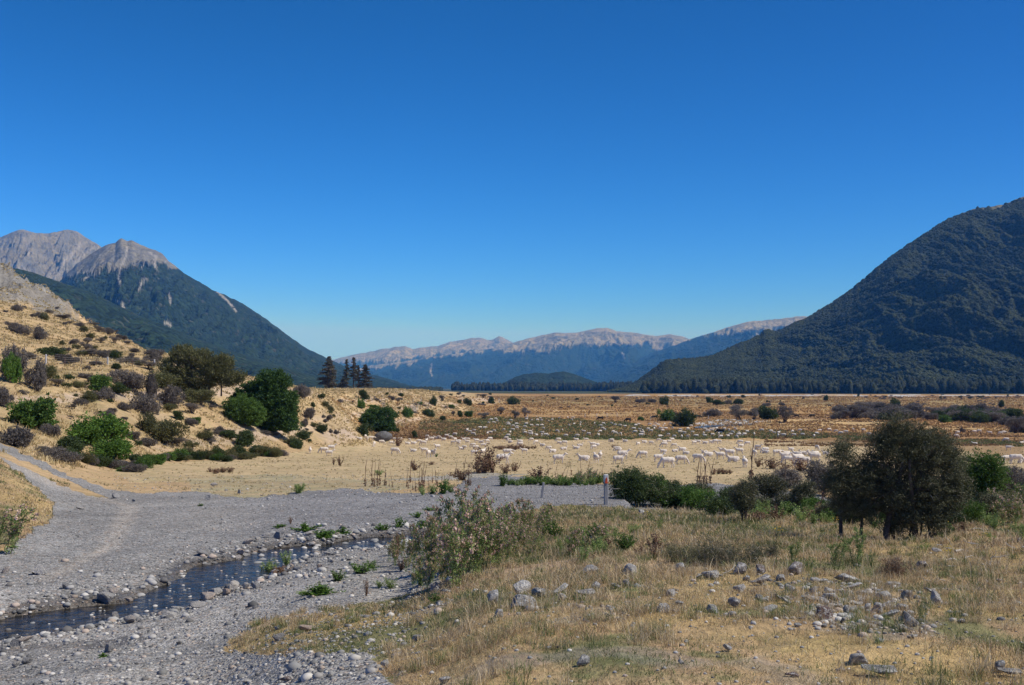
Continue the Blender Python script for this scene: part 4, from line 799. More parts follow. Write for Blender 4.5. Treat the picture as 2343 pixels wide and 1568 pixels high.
    G.append(tufts(70000, 60, 480, .7, 6, lambda x, y, r, u, v, n: rng.uniform(.12, .32, n) * (1 + r / 300), lambda x, y, r, u, v, n: pick([(.62, .49, .25), (.54, .42, .21), (.70, .57, .32), (.38, .30, .15)], n), .0007, lambda x, y, z, r, u, v: (z - plainz(r) > .8) & (u < 1150) & (fbm(x / 5, y / 5, 3, 82) > -.15), 2, -27, 0))
    green_P = [(960,962),(1120,956),(1330,958),(1440,966),(1520,985),(1750,985),(1960,992),(2342,1012),(2342,1022),(1900,1004),(1500,1006),(1180,1006),(1020,998),(960,985)]
    brown_P = [(830,990),(900,960),(1010,962),(1120,985),(1180,1004),(1000,1006),(850,1004)]
    G.append(tufts(60000, 200, 440, .9, 7, lambda x, y, r, u, v, n: rng.uniform(.25, .55, n), lambda x, y, r, u, v, n: np.where((rng.uniform(0, 1, n) < .22)[:, None], pick([(.34, .24, .12), (.42, .30, .15)], n), pick([(.11, .14, .05), (.16, .19, .07), (.20, .20, .09)], n)), .0008, lambda x, y, z, r, u, v: (z - plainz(r) < 1.5) & pmask(u, v, green_P, 7, 60, 42) & (fbm(x / 8, y / 8, 3, 83) > -.3), 3, -8, 27))
    G.append(tufts(36000, 190, 440, .9, 7, lambda x, y, r, u, v, n: rng.uniform(.2, .5, n), lambda x, y, r, u, v, n: pick([(.30, .18, .09), (.22, .13, .065), (.36, .24, .12)], n), .0008, lambda x, y, z, r, u, v: (z - plainz(r) < 1.5) & (pmask(u, v, brown_P, 8, 60, 43) | ((v < 1022) & (u > 1750) & (fbm(x / 14, y / 14, 3, 84) > .0))), 4, -10, 27))
    G.append(tufts(70000, 225, 1300, .5, 5, lambda x, y, r, u, v, n: rng.uniform(.25, .6, n) * (1 + r / 1500), lambda x, y, r, u, v, n: pick([(.54, .33, .14), (.46, .275, .12), (.62, .42, .19), (.34, .215, .10)], n), .0008, lambda x, y, z, r, u, v: (z - plainz(r) < 9) & (fbm(x / 30, y / 30, 3, 85) > -.25) & (v < 1000) & (v > 907), 5, -22, 27))
    off = 0; Vs, Ts, Cs = [], [], []
    for a, b, c in G: Vs.append(a); Ts.append(b + off); Cs.append(c); off += len(a)
    tag(link('tussock_grass', make_mesh('tussock_grass', np.concatenate(Vs), np.concatenate(Ts), M_GRASS, {'col': np.concatenate(Cs)})), kind='stuff', label='short dry tufts, rushes and tussocks over the flats and hillside', cat='grass')
build_grass()

def build_gravel():
    rng = np.random.default_rng(33); n0 = 150000; th = R(1) * rng.uniform(-32, 34, n0); q = rng.uniform(0, 1, n0); p = .35; r = (8 ** p + q * (68 ** p - 8 ** p)) ** (1 / p)
    x, y = r * np.sin(th), r * np.cos(th); z = H(x, y); u, v, _, g = zones(x, y, z); sd_ = stream_dist(x, y)
    rough = .15 + .85 * sstep(2.2, .3, np.abs(sd_)) + .5 * (v > 1400) + .55 * ((u > 1180) & (v < 1200)) + .25 * (u > 480) + .5 * sstep(.1, .6, fbm(x / 2, y / 2, 3, 91)); smoothroad = sstep(60, 10, np.abs(u - np.interp(v, [1060, 1110, 1160, 1250, 1350], [40, 130, 300, 260, 100]))) * (v < 1330)
    m = g & (sd_ > -.25) & (rng.uniform(0, 1, n0) < .42 * rough * (1 - .85 * smoothroad))
    # a few stones in the near grass as well
    m |= (~g) & (r < 34) & (sd_ > .2) & (rng.uniform(0, 1, n0) < .03 + .28 * ((fbm(x / 1.2, y / 1.2, 5, 77) > .35) & (u > 900) & (v > 1330)) + .3 * pmask(u, v, [(900,1500),(540,1500),(700,1370),(1000,1330),(1000,1390)], 10, 40, 7))
    m |= (~g) & (v < 1160) & (v > 1085) & (u < 1100) & (u > 250) & (rng.uniform(0, 1, n0) < .10)
    x, y, z, r, sd_, v, g = x[m], y[m], z[m], r[m], sd_[m], v[m], g[m]; n = len(x)
    s = .0085 * np.exp(rng.normal(size=n) * .6) * (1 + 1.0 * sstep(1.6, .2, np.abs(sd_))) + r * .00025; s = np.minimum(s, .07 + r * .0006)
    base = ico(1); V, Fq = scatter_geo(base, np.c_[x, y, z + s * .15], s * 1.2, s * .75, rng, .16)
    C = np.array([(.22, .22, .215), (.32, .31, .295), (.50, .48, .44), (.11, .11, .11), (.40, .33, .27)])[rng.choice(5, n, p=[.34, .29, .16, .13, .08])] * rng.uniform(.75, 1.2, n)[:, None]
    wet = sstep(.22, .0, sd_)[:, None]; C = C * (1 - .65 * wet)
    m_, nt, b = mat_new('gravel_stone', .9, .2); k = NT(nt); k.put(b.inputs['Base Color'], k.attr('col'))
    tag(link('gravel', make_mesh('gravel', V, Fq, m_, {'col': np.repeat(C, len(base[0]), 0)})), kind='stuff', label='loose grey gravel stones on the bar and stream banks', cat='gravel')
build_gravel()
# ------------------------------------------------------------ hillside shrubs; (zx, zy) are photo points given as in a cut-out of the hill
def zh(zx, zy): return .3472 * zx, 484 + .3472 * zy
UP = [(110,655,60,60),(35,668,22,20),(210,695,32,32),(255,700,60,50),(300,718,55,50),(75,785,70,60),(125,805,70,60),(255,845,65,70),(405,885,42,34),(475,878,52,44),(410,715,60,34),(600,842,62,52),(555,795,40,34),(570,878,48,42),(660,868,48,42),(750,868,70,56),(710,805,60,44),(650,795,60,44),(620,757,50,28),(455,742,40,26),(430,748,22,20),(525,757,40,26),(760,810,40,28),(835,872,40,32),(800,845,38,28),(900,932,52,38),(870,960,34,28),(690,845,30,24),(320,668,44,26),(160,640,26,24),(505,905,40,30),(380,640,26,20)]
MID = [(1015,950,82,50),(1010,992,68,60),(565,920,56,50),(605,912,34,30),(430,925,44,32),(330,958,100,60),(400,985,70,50),(465,1005,90,60),(600,960,90,50),(545,952,60,36),(695,968,60,56),(755,978,60,56),(850,1000,76,50),(620,1015,60,34),(980,1040,66,50),(910,1012,44,30),(580,1048,38,30),(770,1042,48,38),(200,975,56,46),(740,950,50,40),(380,1155,62,48),(530,1155,52,38),(590,1130,60,46),(770,1195,70,60),(525,1275,54,50),(1240,1400,60,44),(1265,1330,76,60),(1115,1320,62,56),(1440,1460,62,50),(1500,1498,60,50),(820,1310,76,60),(640,1240,70,50),(15,1095,60,80),(310,1110,66,100),(1080,1250,50,60),(1165,1370,60,50),(860,1500,70,60),(960,1545,90,60),(1160,1545,90,50),(1330,1500,80,50),(560,1100,60,36),(430,1160,30,30),(1170,1210,50,60),(700,1345,70,40),(1390,1530,70,40),(1250,1560,90,46)]
RT = [(1980,1230,90,80),(2050,1365,76,76),(2110,1455,62,50),(2180,1318,42,36),(2215,1470,36,30),(2010,1415,60,46),(2115,1236,42,30),(2140,1290,52,38),(1960,1195,52,40),(2010,1200,60,50),(1945,1330,50,42),(2070,1420,40,30),(2160,1375,44,36),(2240,1260,30,26),(2005,1500,90,50),(1920,1540,100,50),(2140,1390,30,24),(2180,1460,30,26),(2060,1290,30,30)]
for i, (a, b, c, d) in enumerate(UP):
    u, v = zh(a, b); q_ = _rs.uniform(.7, 1.35); px(u, v, c * .3472 * 1.2 * q_, d * .3472 * 1.05 * q_, _rs.choice(['grey', 'grey', 'open', 'olive']), 'small rounded grey brown shrub on the straw coloured slope above the wire fence', group='grey shrubs above the fence', dmin=60)
for i, (a, b, c, d) in enumerate(MID):
    u, v = zh(a, b); px(u, v, c * .3472 * 1.45 * _rs.uniform(.8, 1.3), d * .3472 * 1.15, ('grey', 'grey', 'open', 'olive', 'grey', 'dark')[i % 6], 'dense grey brown shrub on the bank between the wire fence and the hill foot', group='grey shrubs below the fence', dmin=60)
for i, (a, b, c, d) in enumerate(RT):
    u, v = zh(a, b); px(u, v, c * .3472 * 1.1, d * .3472 * 1.2, ('grey', 'grey', 'dark', 'olive')[i % 4], 'low shrub on the gullied scarp right of the big green tree', group='shrubs on the scarp', dmin=60)
rs = random.Random(44)
for i in range(40):
    u = rs.uniform(0, 700); lo = np.interp(u, [0, 250, 400, 520, 700], [870, 862, 880, 900, 930]); hi = np.interp(u, [0, 120, 300, 480, 700], [985, 1015, 1040, 1035, 1020]); v = rs.uniform(lo, hi)
    px(u, v, rs.uniform(9, 24), rs.uniform(6, 15), rs.choice(['grey', 'grey', 'open', 'olive', 'dark']), 'small scrubby plant scattered on the bare bank among the larger bushes', group='small scrub on the bank', dmin=60, parts=False)
BIG = [(60,1115,130,250,'grey','tall grey shrub behind the ivy green one at the left edge of the hill'),(92,1130,95,230,'bright','narrow bright green climber mound on the hill at the left edge'),(240,1180,110,200,'grey','upright grey shrub right of the bright green climber mound'),(40,1285,85,140,'grey','grey shrub low on the hill cut by the left edge of the picture'),
 (660,1185,130,120,'green','yellow green bush on the bank left of the big grey dome shrub'),(690,1240,100,80,'grey','grey shrub just under the yellow green bush'),(860,1170,210,140,'grey','big grey dome shaped shrub in the middle of the bank'),(980,1235,90,170,'grey','tall grey shrub leaning on the big grey dome'),(1075,1165,180,120,'olive','olive brown bush in front of the feathery tree'),(1130,1290,120,170,'grey','grey shrub below the olive brown bush'),
 (955,1340,130,170,'grey','tall grey shrub below the big grey dome'),(590,1255,110,70,'olive','flat olive shrub on the bare slope under the bushes'),(230,1435,260,220,'green','round dark green bush low on the left of the hill'),(140,1560,210,160,'grey','wide grey shrub in front of the round dark green bush'),(660,1545,330,215,'bright','large bright green bush at the hill foot'),(730,1640,260,140,'bright','lower bright green bush merging with the large one'),
 (1100,1535,210,170,'olive','olive green bush on the lower bank left of the big green tree'),(965,1460,120,120,'olive','olive green bush left of its darker neighbour on the lower bank'),(1300,1270,150,110,'olive','olive brush under the feathery tree'),(1600,1540,140,100,'dark','dark green bush at the foot below the big green tree'),(480,1600,190,120,'dark','dark bush at the left foot of the large bright green bush'),(390,1650,190,100,'grey','grey scrub at the roadside below the round green bush'),
 (1960,1560,90,60,'dark','dark shrub at the scarp foot right of the big green tree'),(1290,1400,70,50,'green','small green plant on the bare bank'),(330,1480,90,90,'grey','grey shrub between the two green bushes at the foot')]
for a, b, c, d, k, lb in BIG:
    u, v = zh(a, b); px(u, v, c * .3472 * 1.1, d * .3472 * 1.08, k, lb, 'bush', dmin=60)
# brushy verge of grasses and small herbs along the hill foot
rs = random.Random(12)
for i in range(34):
    u = 290 + i * 10.5 + rs.uniform(-5, 5); px(u, np.interp(u, [290, 400, 520, 650], [1078, 1050, 1052, 1040]) + rs.uniform(-6, 5), rs.uniform(24, 44), rs.uniform(14, 28), rs.choice(['green', 'olive', 'dark', 'olive', 'grey']), 'low weedy bush in the green verge along the foot of the hill', group='verge bushes at the hill foot', dmin=40)
for i in range(16):
    u = 110 + i * 13 + rs.uniform(-5, 5); px(u, np.interp(u, [110, 200, 320], [1040, 1062, 1080]) + rs.uniform(-6, 4), rs.uniform(28, 50), rs.uniform(16, 28), rs.choice(['dark', 'olive', 'grey', 'grey']), 'low scrubby bush beside the gravel road under the hill', group='scrub beside the road', dmin=40)

# ------------------------------------------------------------ trees
def big_tree(name, u, v, ells, unit, mat, leaf, ncl, nper, rc, trunks, label, bark=B_DARK, seed=1, asp=.5, up=.0, cat='tree', dmin=60, group=None, shell=(.6, 1.), z0=None, d0=None, r0=.5, nst=40, twigs=0):
    """ells in photo units round the foot point: (dx, dy_depth, height, rx, ry, rz)"""
    p = hit(u, v, dmin) if d0 is None else ((u - 1171) / F * d0, d0, z0); k = p[1] / F; rng = np.random.default_rng(seed)
    E = [tuple(q * k for q in e) for e in ells]; g = Geo(); P, t, C = clumps(rng, E, ncl, nper, rc * k, shell, 0.02); cen = np.mean([e[:3] for e in E], 0)
    g.add(*leaves(P, leaf * k, rng, asp, up, cen, t)); root = bpy.data.objects.new(name, None); col.objects.link(root); root.location = p; tag(root, label, cat, group)
    co = link('crown', g.mesh('crown', mat), parent=root); s = Geo(); s2 = Geo(); roots = []
    if twigs >= 150:
        tw = Geo(); TP = C[rng.integers(0, len(C), twigs)] + rng.normal(size=(twigs, 3)) * 6 * k; TP = TP[TP[:, 2] > .02]; tw.add(*leaves(TP, 13 * k, rng, .055, .2, cen)); link('twigs', tw.mesh('twigs', L_TWIG), parent=co)
    for tx, ty, rr in trunks:
        Pt, d = wander(rng, (tx * k, ty * k, -.1), (rng.normal() * .08, rng.normal() * .08, 1), max(e[2] for e in E) * .8, 6, .09); tube(s, Pt, np.linspace(rr * k, rr * k * .35, 7), 7); roots += [Pt[2], Pt[3], Pt[4]]
    stems_to(s2, rng, np.array(roots), C[rng.choice(len(C), min(nst, len(C)), replace=False)], trunks[0][2] * k * .3)
    to = link('trunk', s.mesh('trunk', bark, smooth=True), parent=root); link('branches', s2.mesh('branches', bark, smooth=True), parent=to); return root
big_tree('feathery_tree', 445, 905, [(-45,0,62,36,30,26),(-25,0,95,30,28,20),(8,8,82,34,28,24),(45,0,62,34,28,26),(66,4,76,22,22,20),(80,0,40,26,24,18),(-52,0,35,30,26,20),(15,0,38,42,30,26),(104,4,44,13,14,10),(-10,0,14,40,26,16)], 1, L_OLIVE, 5.2, 1500, 30, 4.2, [(-20,0,3),(30,0,3),(60,4,2)], 'feathery olive green tree standing on the crest of the bank', seed=41, up=.9, asp=.28)
big_tree('round_green_tree', 612, 985, [(0,0,70,52,45,52),(-40,6,80,38,34,30),(30,0,45,38,40,48),(10,0,110,42,38,28),(44,0,20,26,26,26),(-66,6,70,24,22,18),(38,0,70,30,36,30),(50,0,5,22,22,16),(-34,2,28,42,34,34),(22,0,14,46,34,26),(-70,6,46,34,26,30)], 1, L_TREE, 4.0, 2400, 30, 3.6, [(0,0,4),(10,5,4)], 'big dense dark green round topped tree at the foot of the bank', seed=42, asp=.6)
big_tree('green_willow_bush', 560, 975, [(-6,0,40,36,30,30),(14,0,28,32,30,28),(-22,0,22,28,26,22)], 1, L_GREEN, 3.6, 1100, 28, 3.2, [(0,0,2)], 'mid green rounded bush in front of the big dark tree', seed=43, asp=.5, cat='bush')
big_tree('drooping_green_bush', 862, 988, [(-8,0,28,28,26,26),(18,0,30,22,22,28),(-26,0,20,18,20,18),(26,0,14,16,18,18),(0,0,14,34,26,18)], 1, L_TREE, 3.2, 1200, 28, 2.6, [(0,0,2)], 'large spreading green bush at the foot of the scarp beside the boulder', seed=44, cat='bush')
px(832, 1000, 38, 30, 'dark', 'dark green bush touching the grey boulder', 'bush'); 
def conifer(u, v, d, z, w_, h_, bare, label, seed, lean=0, dark=False, n=46, group='conifers on the terrace'):
    rng = np.random.default_rng(seed); k = d / F; root = bpy.data.objects.new('conifer_tree', None); col.objects.link(root); root.location = ((u - 1171) * k, d, z); tag(root, label, 'tree', group)
    Hh = h_ * k; W = w_ * k * .66; g = Geo(); s = Geo(); Pt = np.array([(lean * k * t * 6, 0, Hh * t) for t in np.linspace(0, 1, 8)]); tube(s, Pt, np.linspace(.45, .05, 8), 6)
    for i in range(n):
        t = bare + (1 - bare) * (i / n) ** .9; f = (t - bare) / (1 - bare); L = W * (min(1, .55 + f * 2.2)) * (1 - f) ** .75 * rng.uniform(.6, 1.15) + .3
        a = rng.uniform(0, 6.283); o = np.array([lean * k * t * 6, 0, Hh * t]); dr = np.array([math.cos(a), math.sin(a), rng.uniform(-.12, .3)]); Q = o + dr * np.linspace(0, L, 5)[:, None]; Q[:, 2] -= np.linspace(0, 1, 5) ** 2 * L * .12
        tube(s, Q, np.linspace(.1, .02, 5), 3); m = int(34 + L * 24); tt = rng.uniform(.15, 1, m); P = o + dr * (L * tt)[:, None] + rng.normal(size=(m, 3)) * [.35, .35, .16] * (.5 + L * .12); P[:, 2] -= tt ** 2 * L * .12
        g.add(*leaves(P, .75, rng, .4, 0, None, np.clip(rng.uniform(0, 1) * .6 + rng.uniform(0, .4, m) * (0 if dark else 1), 0, 1)))
    link('crown', g.mesh('crown', L_CON), parent=root); link('trunk', s.mesh('trunk', B_DARK, smooth=True), parent=root)
conifer(748, 895, 560, 4.0, 44, 79, .03, 'broad brownish conifer standing apart at the left of the terrace group', 1, .8, n=90)
conifer(758, 895, 572, 4.0, 30, 62, .03, 'shorter conifer filling the right side of the broad brownish one', 7, .1, n=50)
conifer(793, 895, 575, 4.0, 16, 72, .25, 'thin pointed conifer second from the left of the terrace group', 2, n=40)
conifer(809, 895, 570, 4.0, 22, 76, .3, 'tall slim conifer with bare lower trunk in the middle of the group', 3, n=46)
conifer(787, 895, 560, 4.0, 30, 30, .02, 'squat dark conifer under the two slim ones', 4, dark=True, n=44)
conifer(820, 895, 580, 4.0, 10, 58, .4, 'thin bare stemmed conifer left of the bushy right one', 5, n=24)
conifer(834, 895, 565, 4.0, 36, 60, .05, 'bushy brown conifer at the right end of the terrace group', 6, .2, n=80)

# ------------------------------------------------------------ scarp and plain bushes; cut-out of the flats
def z5(zx, zy): return 816.6 + .1678 * zx, 895.3 + .1678 * zy
SC5 = [(690,350,175,110,'green','green bush halfway along the scarp foot'),(530,362,95,70,'green','green bush right of the large spreading bush'),(985,355,230,105,'dark','wide dark bush at the scarp foot near the dead white shrub'),(1170,402,110,60,'dark','low dark bush in front of the wide dark one'),(1055,200,90,120,'dark','upright dark bush in the scarp gully'),(1285,236,90,52,'green','small green bush on the tawny slope under the scarp'),(1410,352,90,85,'dark','left dark bush of the pair behind the flock'),(1525,352,130,90,'green','right rounded bush of the pair behind the flock'),(1510,200,90,95,'dark','dark shrub on the end of the scarp'),(1825,165,85,85,'dark','small round tree alone on the tawny plain'),(2110,182,150,100,'dark','dark green bush with grey branches on the far plain'),(80,115,110,120,'dark','dark tree like bush on the terrace edge beside the conifers'),(40,232,100,110,'green','green bush on the scarp under the terrace conifers'),(200,232,160,50,'green','low green bush strip on the scarp'),(600,75,80,50,'dark','dark shrub on the skyline of the terrace'),(470,118,80,60,'grey','grey shrub on the terrace edge'),(260,125,66,40,'grey','small grey shrub on the scarp top'),(565,135,80,44,'grey','grey shrub in the eroded scarp'),(860,190,110,50,'green','low green bush near the upright dark one'),(1310,340,56,66,'open','small grey shrub left of the dark bush pair'),(1740,375,145,100,'open','grey shrub standing among the rearmost sheep, leftmost of the row'),(1955,318,135,95,'open','grey shrub on the slope above the rearmost sheep'),(2150,382,130,110,'open','grey shrub among the rearmost sheep, second of the row'),(2290,345,130,110,'open','grey tree like shrub behind the rearmost sheep'),(1150,95,80,40,'grey','low grey shrub on the terrace rim'),(1720,90,150,60,'open','pale grey shrub on the far plain'),(1380,170,60,50,'dark','small dark shrub on the scarp end'),(1700,190,110,30,'grey','flat grey scrub patch on the plain'),(540,560,90,60,'dark','dark low bush right of the boulder'),(780,640,70,90,'dark','dark bush among the sheep near the boulder')]
for a, b, c, d, k, lb in SC5:
    u, v = z5(a, b); px(u, v, c * .1678 * 1.05, d * .1678 * 1.1, k, lb, 'bush', dmin=90)
for a, b, w_, h_, lb in [(350,235,40,150,'bleached dead tree on the scarp below the terrace'),(800,290,150,170,'large bleached dead shrub at the scarp foot'),(200,135,50,80,'small dead tree on the terrace edge'),(865,180,50,120,'thin dead tree above the large dead shrub'),(1430,120,40,60,'small dead tree on the plain rim'),(1940,160,60,90,'bare grey dead shrub on the far plain'),(960,240,40,70,'thin dead shrub right of the large one')]:
    u, v = z5(a, b); px(u, v, w_ * .1678, h_ * .1678, 'snag', lb, 'dead tree', dmin=90)
def z3(zx, zy): return 1391 + .4059 * zx, 786.4 + .4059 * zy
SC3 = [(325,436,84,56,'green','bright green bush left of the dark one by the small river'),(448,468,112,90,'dark','dark bush leaning over the small river'),(370,436,60,50,'grey','grey shrub between the green and the dark river bushes'),(186,434,38,22,'green','small green bush left of the river bushes'),(600,412,110,42,'grey','low grey shrub on the river bank'),(735,432,120,76,'open','grey umbrella shaped shrub tree on the far river bank'),(825,434,90,66,'open','grey shrub right of the umbrella shaped one'),(905,428,112,68,'dark','dome shaped dark green bush among grey shrubs on the plain'),(1000,446,115,86,'open','cone shaped grey shrub right of the green dome'),(320,348,50,46,'dark','dark round bush on the far plain'),(40,334,60,46,'open','grey bush on the plain at the left end of the row'),(185,334,56,26,'grey','low grey bush left of the dark round one'),(240,334,50,26,'grey','low grey bush touching the dark round one'),(565,334,34,30,'dark','small dark bush on the far plain'),(610,346,60,26,'dark','low dark bush beside the small one on the far plain'),(730,342,70,30,'dark','low wide dark bush right of the middle of the far plain'),(675,342,50,24,'grey','low grey bush in the far row'),(760,305,30,14,'dark','tiny dark bush near the pale river bed'),(680,306,24,12,'dark','tiny bush left of the other tiny one near the pale river bed'),(1226,323,26,30,'dark','round lone dark bush on the far plain'),(1100,312,14,16,'grey','tiny lone shrub on the far plain'),(1410,300,18,16,'dark','lone dark bush in front of the pale river bed'),(890,357,38,26,'grey','grey shrub lying left of the small hollow on the plain'),(985,352,34,22,'grey','grey shrub lying right of the small hollow on the plain'),(2216,360,38,38,'dark','lone dark round bush at the far right of the plain'),(1998,505,28,34,'grey','small grey bush right of the matagouri crown')]
for a, b, c, d, k, lb in SC3:
    u, v = z3(a, b); px(u, v, c * .4059, d * .4059 * 1.1, k, lb, 'bush', dmin=100)
rs = random.Random(77)
for i in range(74):      # thicket of grey shrubs on the right of the plain
    a = rs.uniform(1300, 2340); top, bot = np.interp(a, [1300, 1500, 1900, 2340], [395, 400, 395, 400]), np.interp(a, [1300, 1500, 1900, 2200, 2340], [425, 432, 440, 450, 520]); b = rs.uniform(top, bot)
    u, v = z3(a, b); s = rs.uniform(.8, 1.3); px(u, v, 100 * .4059 * s, 60 * .4059 * s, rs.choice(['grey', 'open', 'grey', 'grey', 'dark']), 'grey brown shrub in the long thicket across the right of the plain', group='thicket shrubs', dmin=120, cat='shrub')
for a, b, w_, h_, k in [(1470,385,70,76,'open'),(1620,378,46,70,'dark'),(2180,440,90,56,'green'),(2300,505,110,100,'open'),(2270,500,80,80,'open'),(1900,445,70,40,'green'),(1740,395,60,60,'open')]:
    u, v = z3(a, b); px(u, v, w_ * .4059, h_ * .4059, k, {'open': 'tall grey shrub standing out of the right hand thicket', 'dark': 'dark pointed bush standing out of the thicket', 'green': 'green bush inside the grey thicket'}[k], group='standing out of the thicket', dmin=120)
for i in range(120):     # scattered far scrub
    if i < 40: a, b = rs.uniform(1440, 2340), rs.uniform(298, 314)
    else: a, b = rs.uniform(-500, 2340), rs.uniform(292, 368)
    u, v = z3(a, b)
    if u < 1180 and v < 915 and i % 2: continue
    px(u, v, rs.uniform(9, 26) * .4059, rs.uniform(6, 13) * .4059, rs.choice(['grey', 'dark', 'grey', 'open']), 'tiny dark shrub dotted over the far plain', group='far plain shrubs', dmin=150, parts=False)
rs = random.Random(78)
for i in range(38):     # dots on the scarp
    u = rs.uniform(700, 1130); v = np.interp(u, [700, 850, 1000, 1130], [905, 903, 901, 904]) + rs.uniform(0, 1) ** 1.4 * np.interp(u, [700, 850, 1000, 1130], [110, 70, 44, 20])
    px(u, v, rs.uniform(5, 13), rs.uniform(4, 8), rs.choice(['grey', 'dark', 'grey', 'open', 'olive']), 'small shrub dotted on the eroded scarp under the terrace', group='small scarp shrubs', dmin=100, parts=False)

# ------------------------------------------------------------ fences and posts
def m_flat(name, c, rough=.8):
    m, nt, b = mat_new(name, rough, .2); n = NT(nt); f = n.noise(n.scale(n.obj(), (1, 1, .15)), 30, 4, .6); n.put(b.inputs['Base Color'], n.mix(1, c, n.mapr(f, .3, .7, .7, 1.2), 'MULTIPLY')); return m
M_POST = m_flat('weathered_post', (.30, .29, .28)); M_WHITE = m_flat('pale_post', (.62, .61, .58)); M_RUST = m_flat('brown_post', (.17, .11, .08)); M_WIRE = m_flat('wire', (.35, .34, .33), .4); M_RED = m_flat('red_marker', (.62, .10, .04), .5)
def post_mesh(w_, h_, mat, cap=.01):
    import bmesh
    bm = bmesh.new(); bmesh.ops.create_cube(bm, size=1); bmesh.ops.scale(bm, vec=(w_, w_ * .8, h_ + .2), verts=bm.verts); bmesh.ops.translate(bm, vec=(0, 0, h_ / 2 - .1), verts=bm.verts)
    bmesh.ops.bevel(bm, geom=bm.edges[:], offset=w_ * .12, segments=1, affect='EDGES'); me = bpy.data.meshes.new('post'); bm.to_mesh(me); bm.free(); me.materials.append(mat); return me
def fence(label, pts, white, hp, dmin, wires=4, name='wire_fence', group=None, dd=None):
    W = [hit(u, v, dmin) for u, v in pts]; root = bpy.data.objects.new(name, None); col.objects.link(root); root.location = W[0]; tag(root, label, 'fence', group); pw, pb = post_mesh(.17, hp, M_WHITE), post_mesh(.08, hp * .9, M_RUST)
    for i, p in enumerate(W): link('post', pw if i in white else pb, parent=root, loc=tuple(np.array(p) - W[0]))
    g = Geo()
    for k in range(wires): tube(g, [np.array(p) - W[0] + (0, 0, hp * (.3 + .6 * k / (wires - 1))) for p in W], .012, 3)
    link('wires', g.mesh('wires', M_WIRE), parent=root)
fp = [(-20,858),(40,848),(105,833),(148,838),(186,837),(220,838),(246,837),(303,840),(330,838),(353,841),(376,842),(430,850)]
fence('post and wire fence crossing the straw coloured hillside', fp, (2, 6, 9), 1.15, 90)
fence('far wire fence with pale posts behind the flock', [(1180,958),(1207,959),(1260,958),(1300,957),(1338,956),(1365,956),(1388,955),(1411,954),(1430,952)], (0, 1, 4, 5, 6, 7), 1.6, 120, 3)
fence('short run of pale posts crossing the plain beyond the cattle', [(1488,962),(1548,958),(1620,960),(1630,953)], (0, 1, 2, 3), 1.5, 120, 3)

# ------------------------------------------------------------ boulder
M_BOULD = m_stone('boulder_stone', (.09, .09, .09), (.13, .13, .125), (.24, .235, .23), .35, (.12, .11, .10))
p = hit(868, 1012, 70); k = p[1] / F; sg = stone_geo(417, 4, 6)
o = link('boulder', make_mesh('boulder', sg[0], sg[1], M_BOULD), loc=(p[0], p[1] + .5, p[2] + 14 * k), scale=(29 * k, 22 * k, 25 * k), rot=(0, .1, .3)); tag(o, 'big grey angular boulder lying among sheep at the scarp foot', 'boulder')

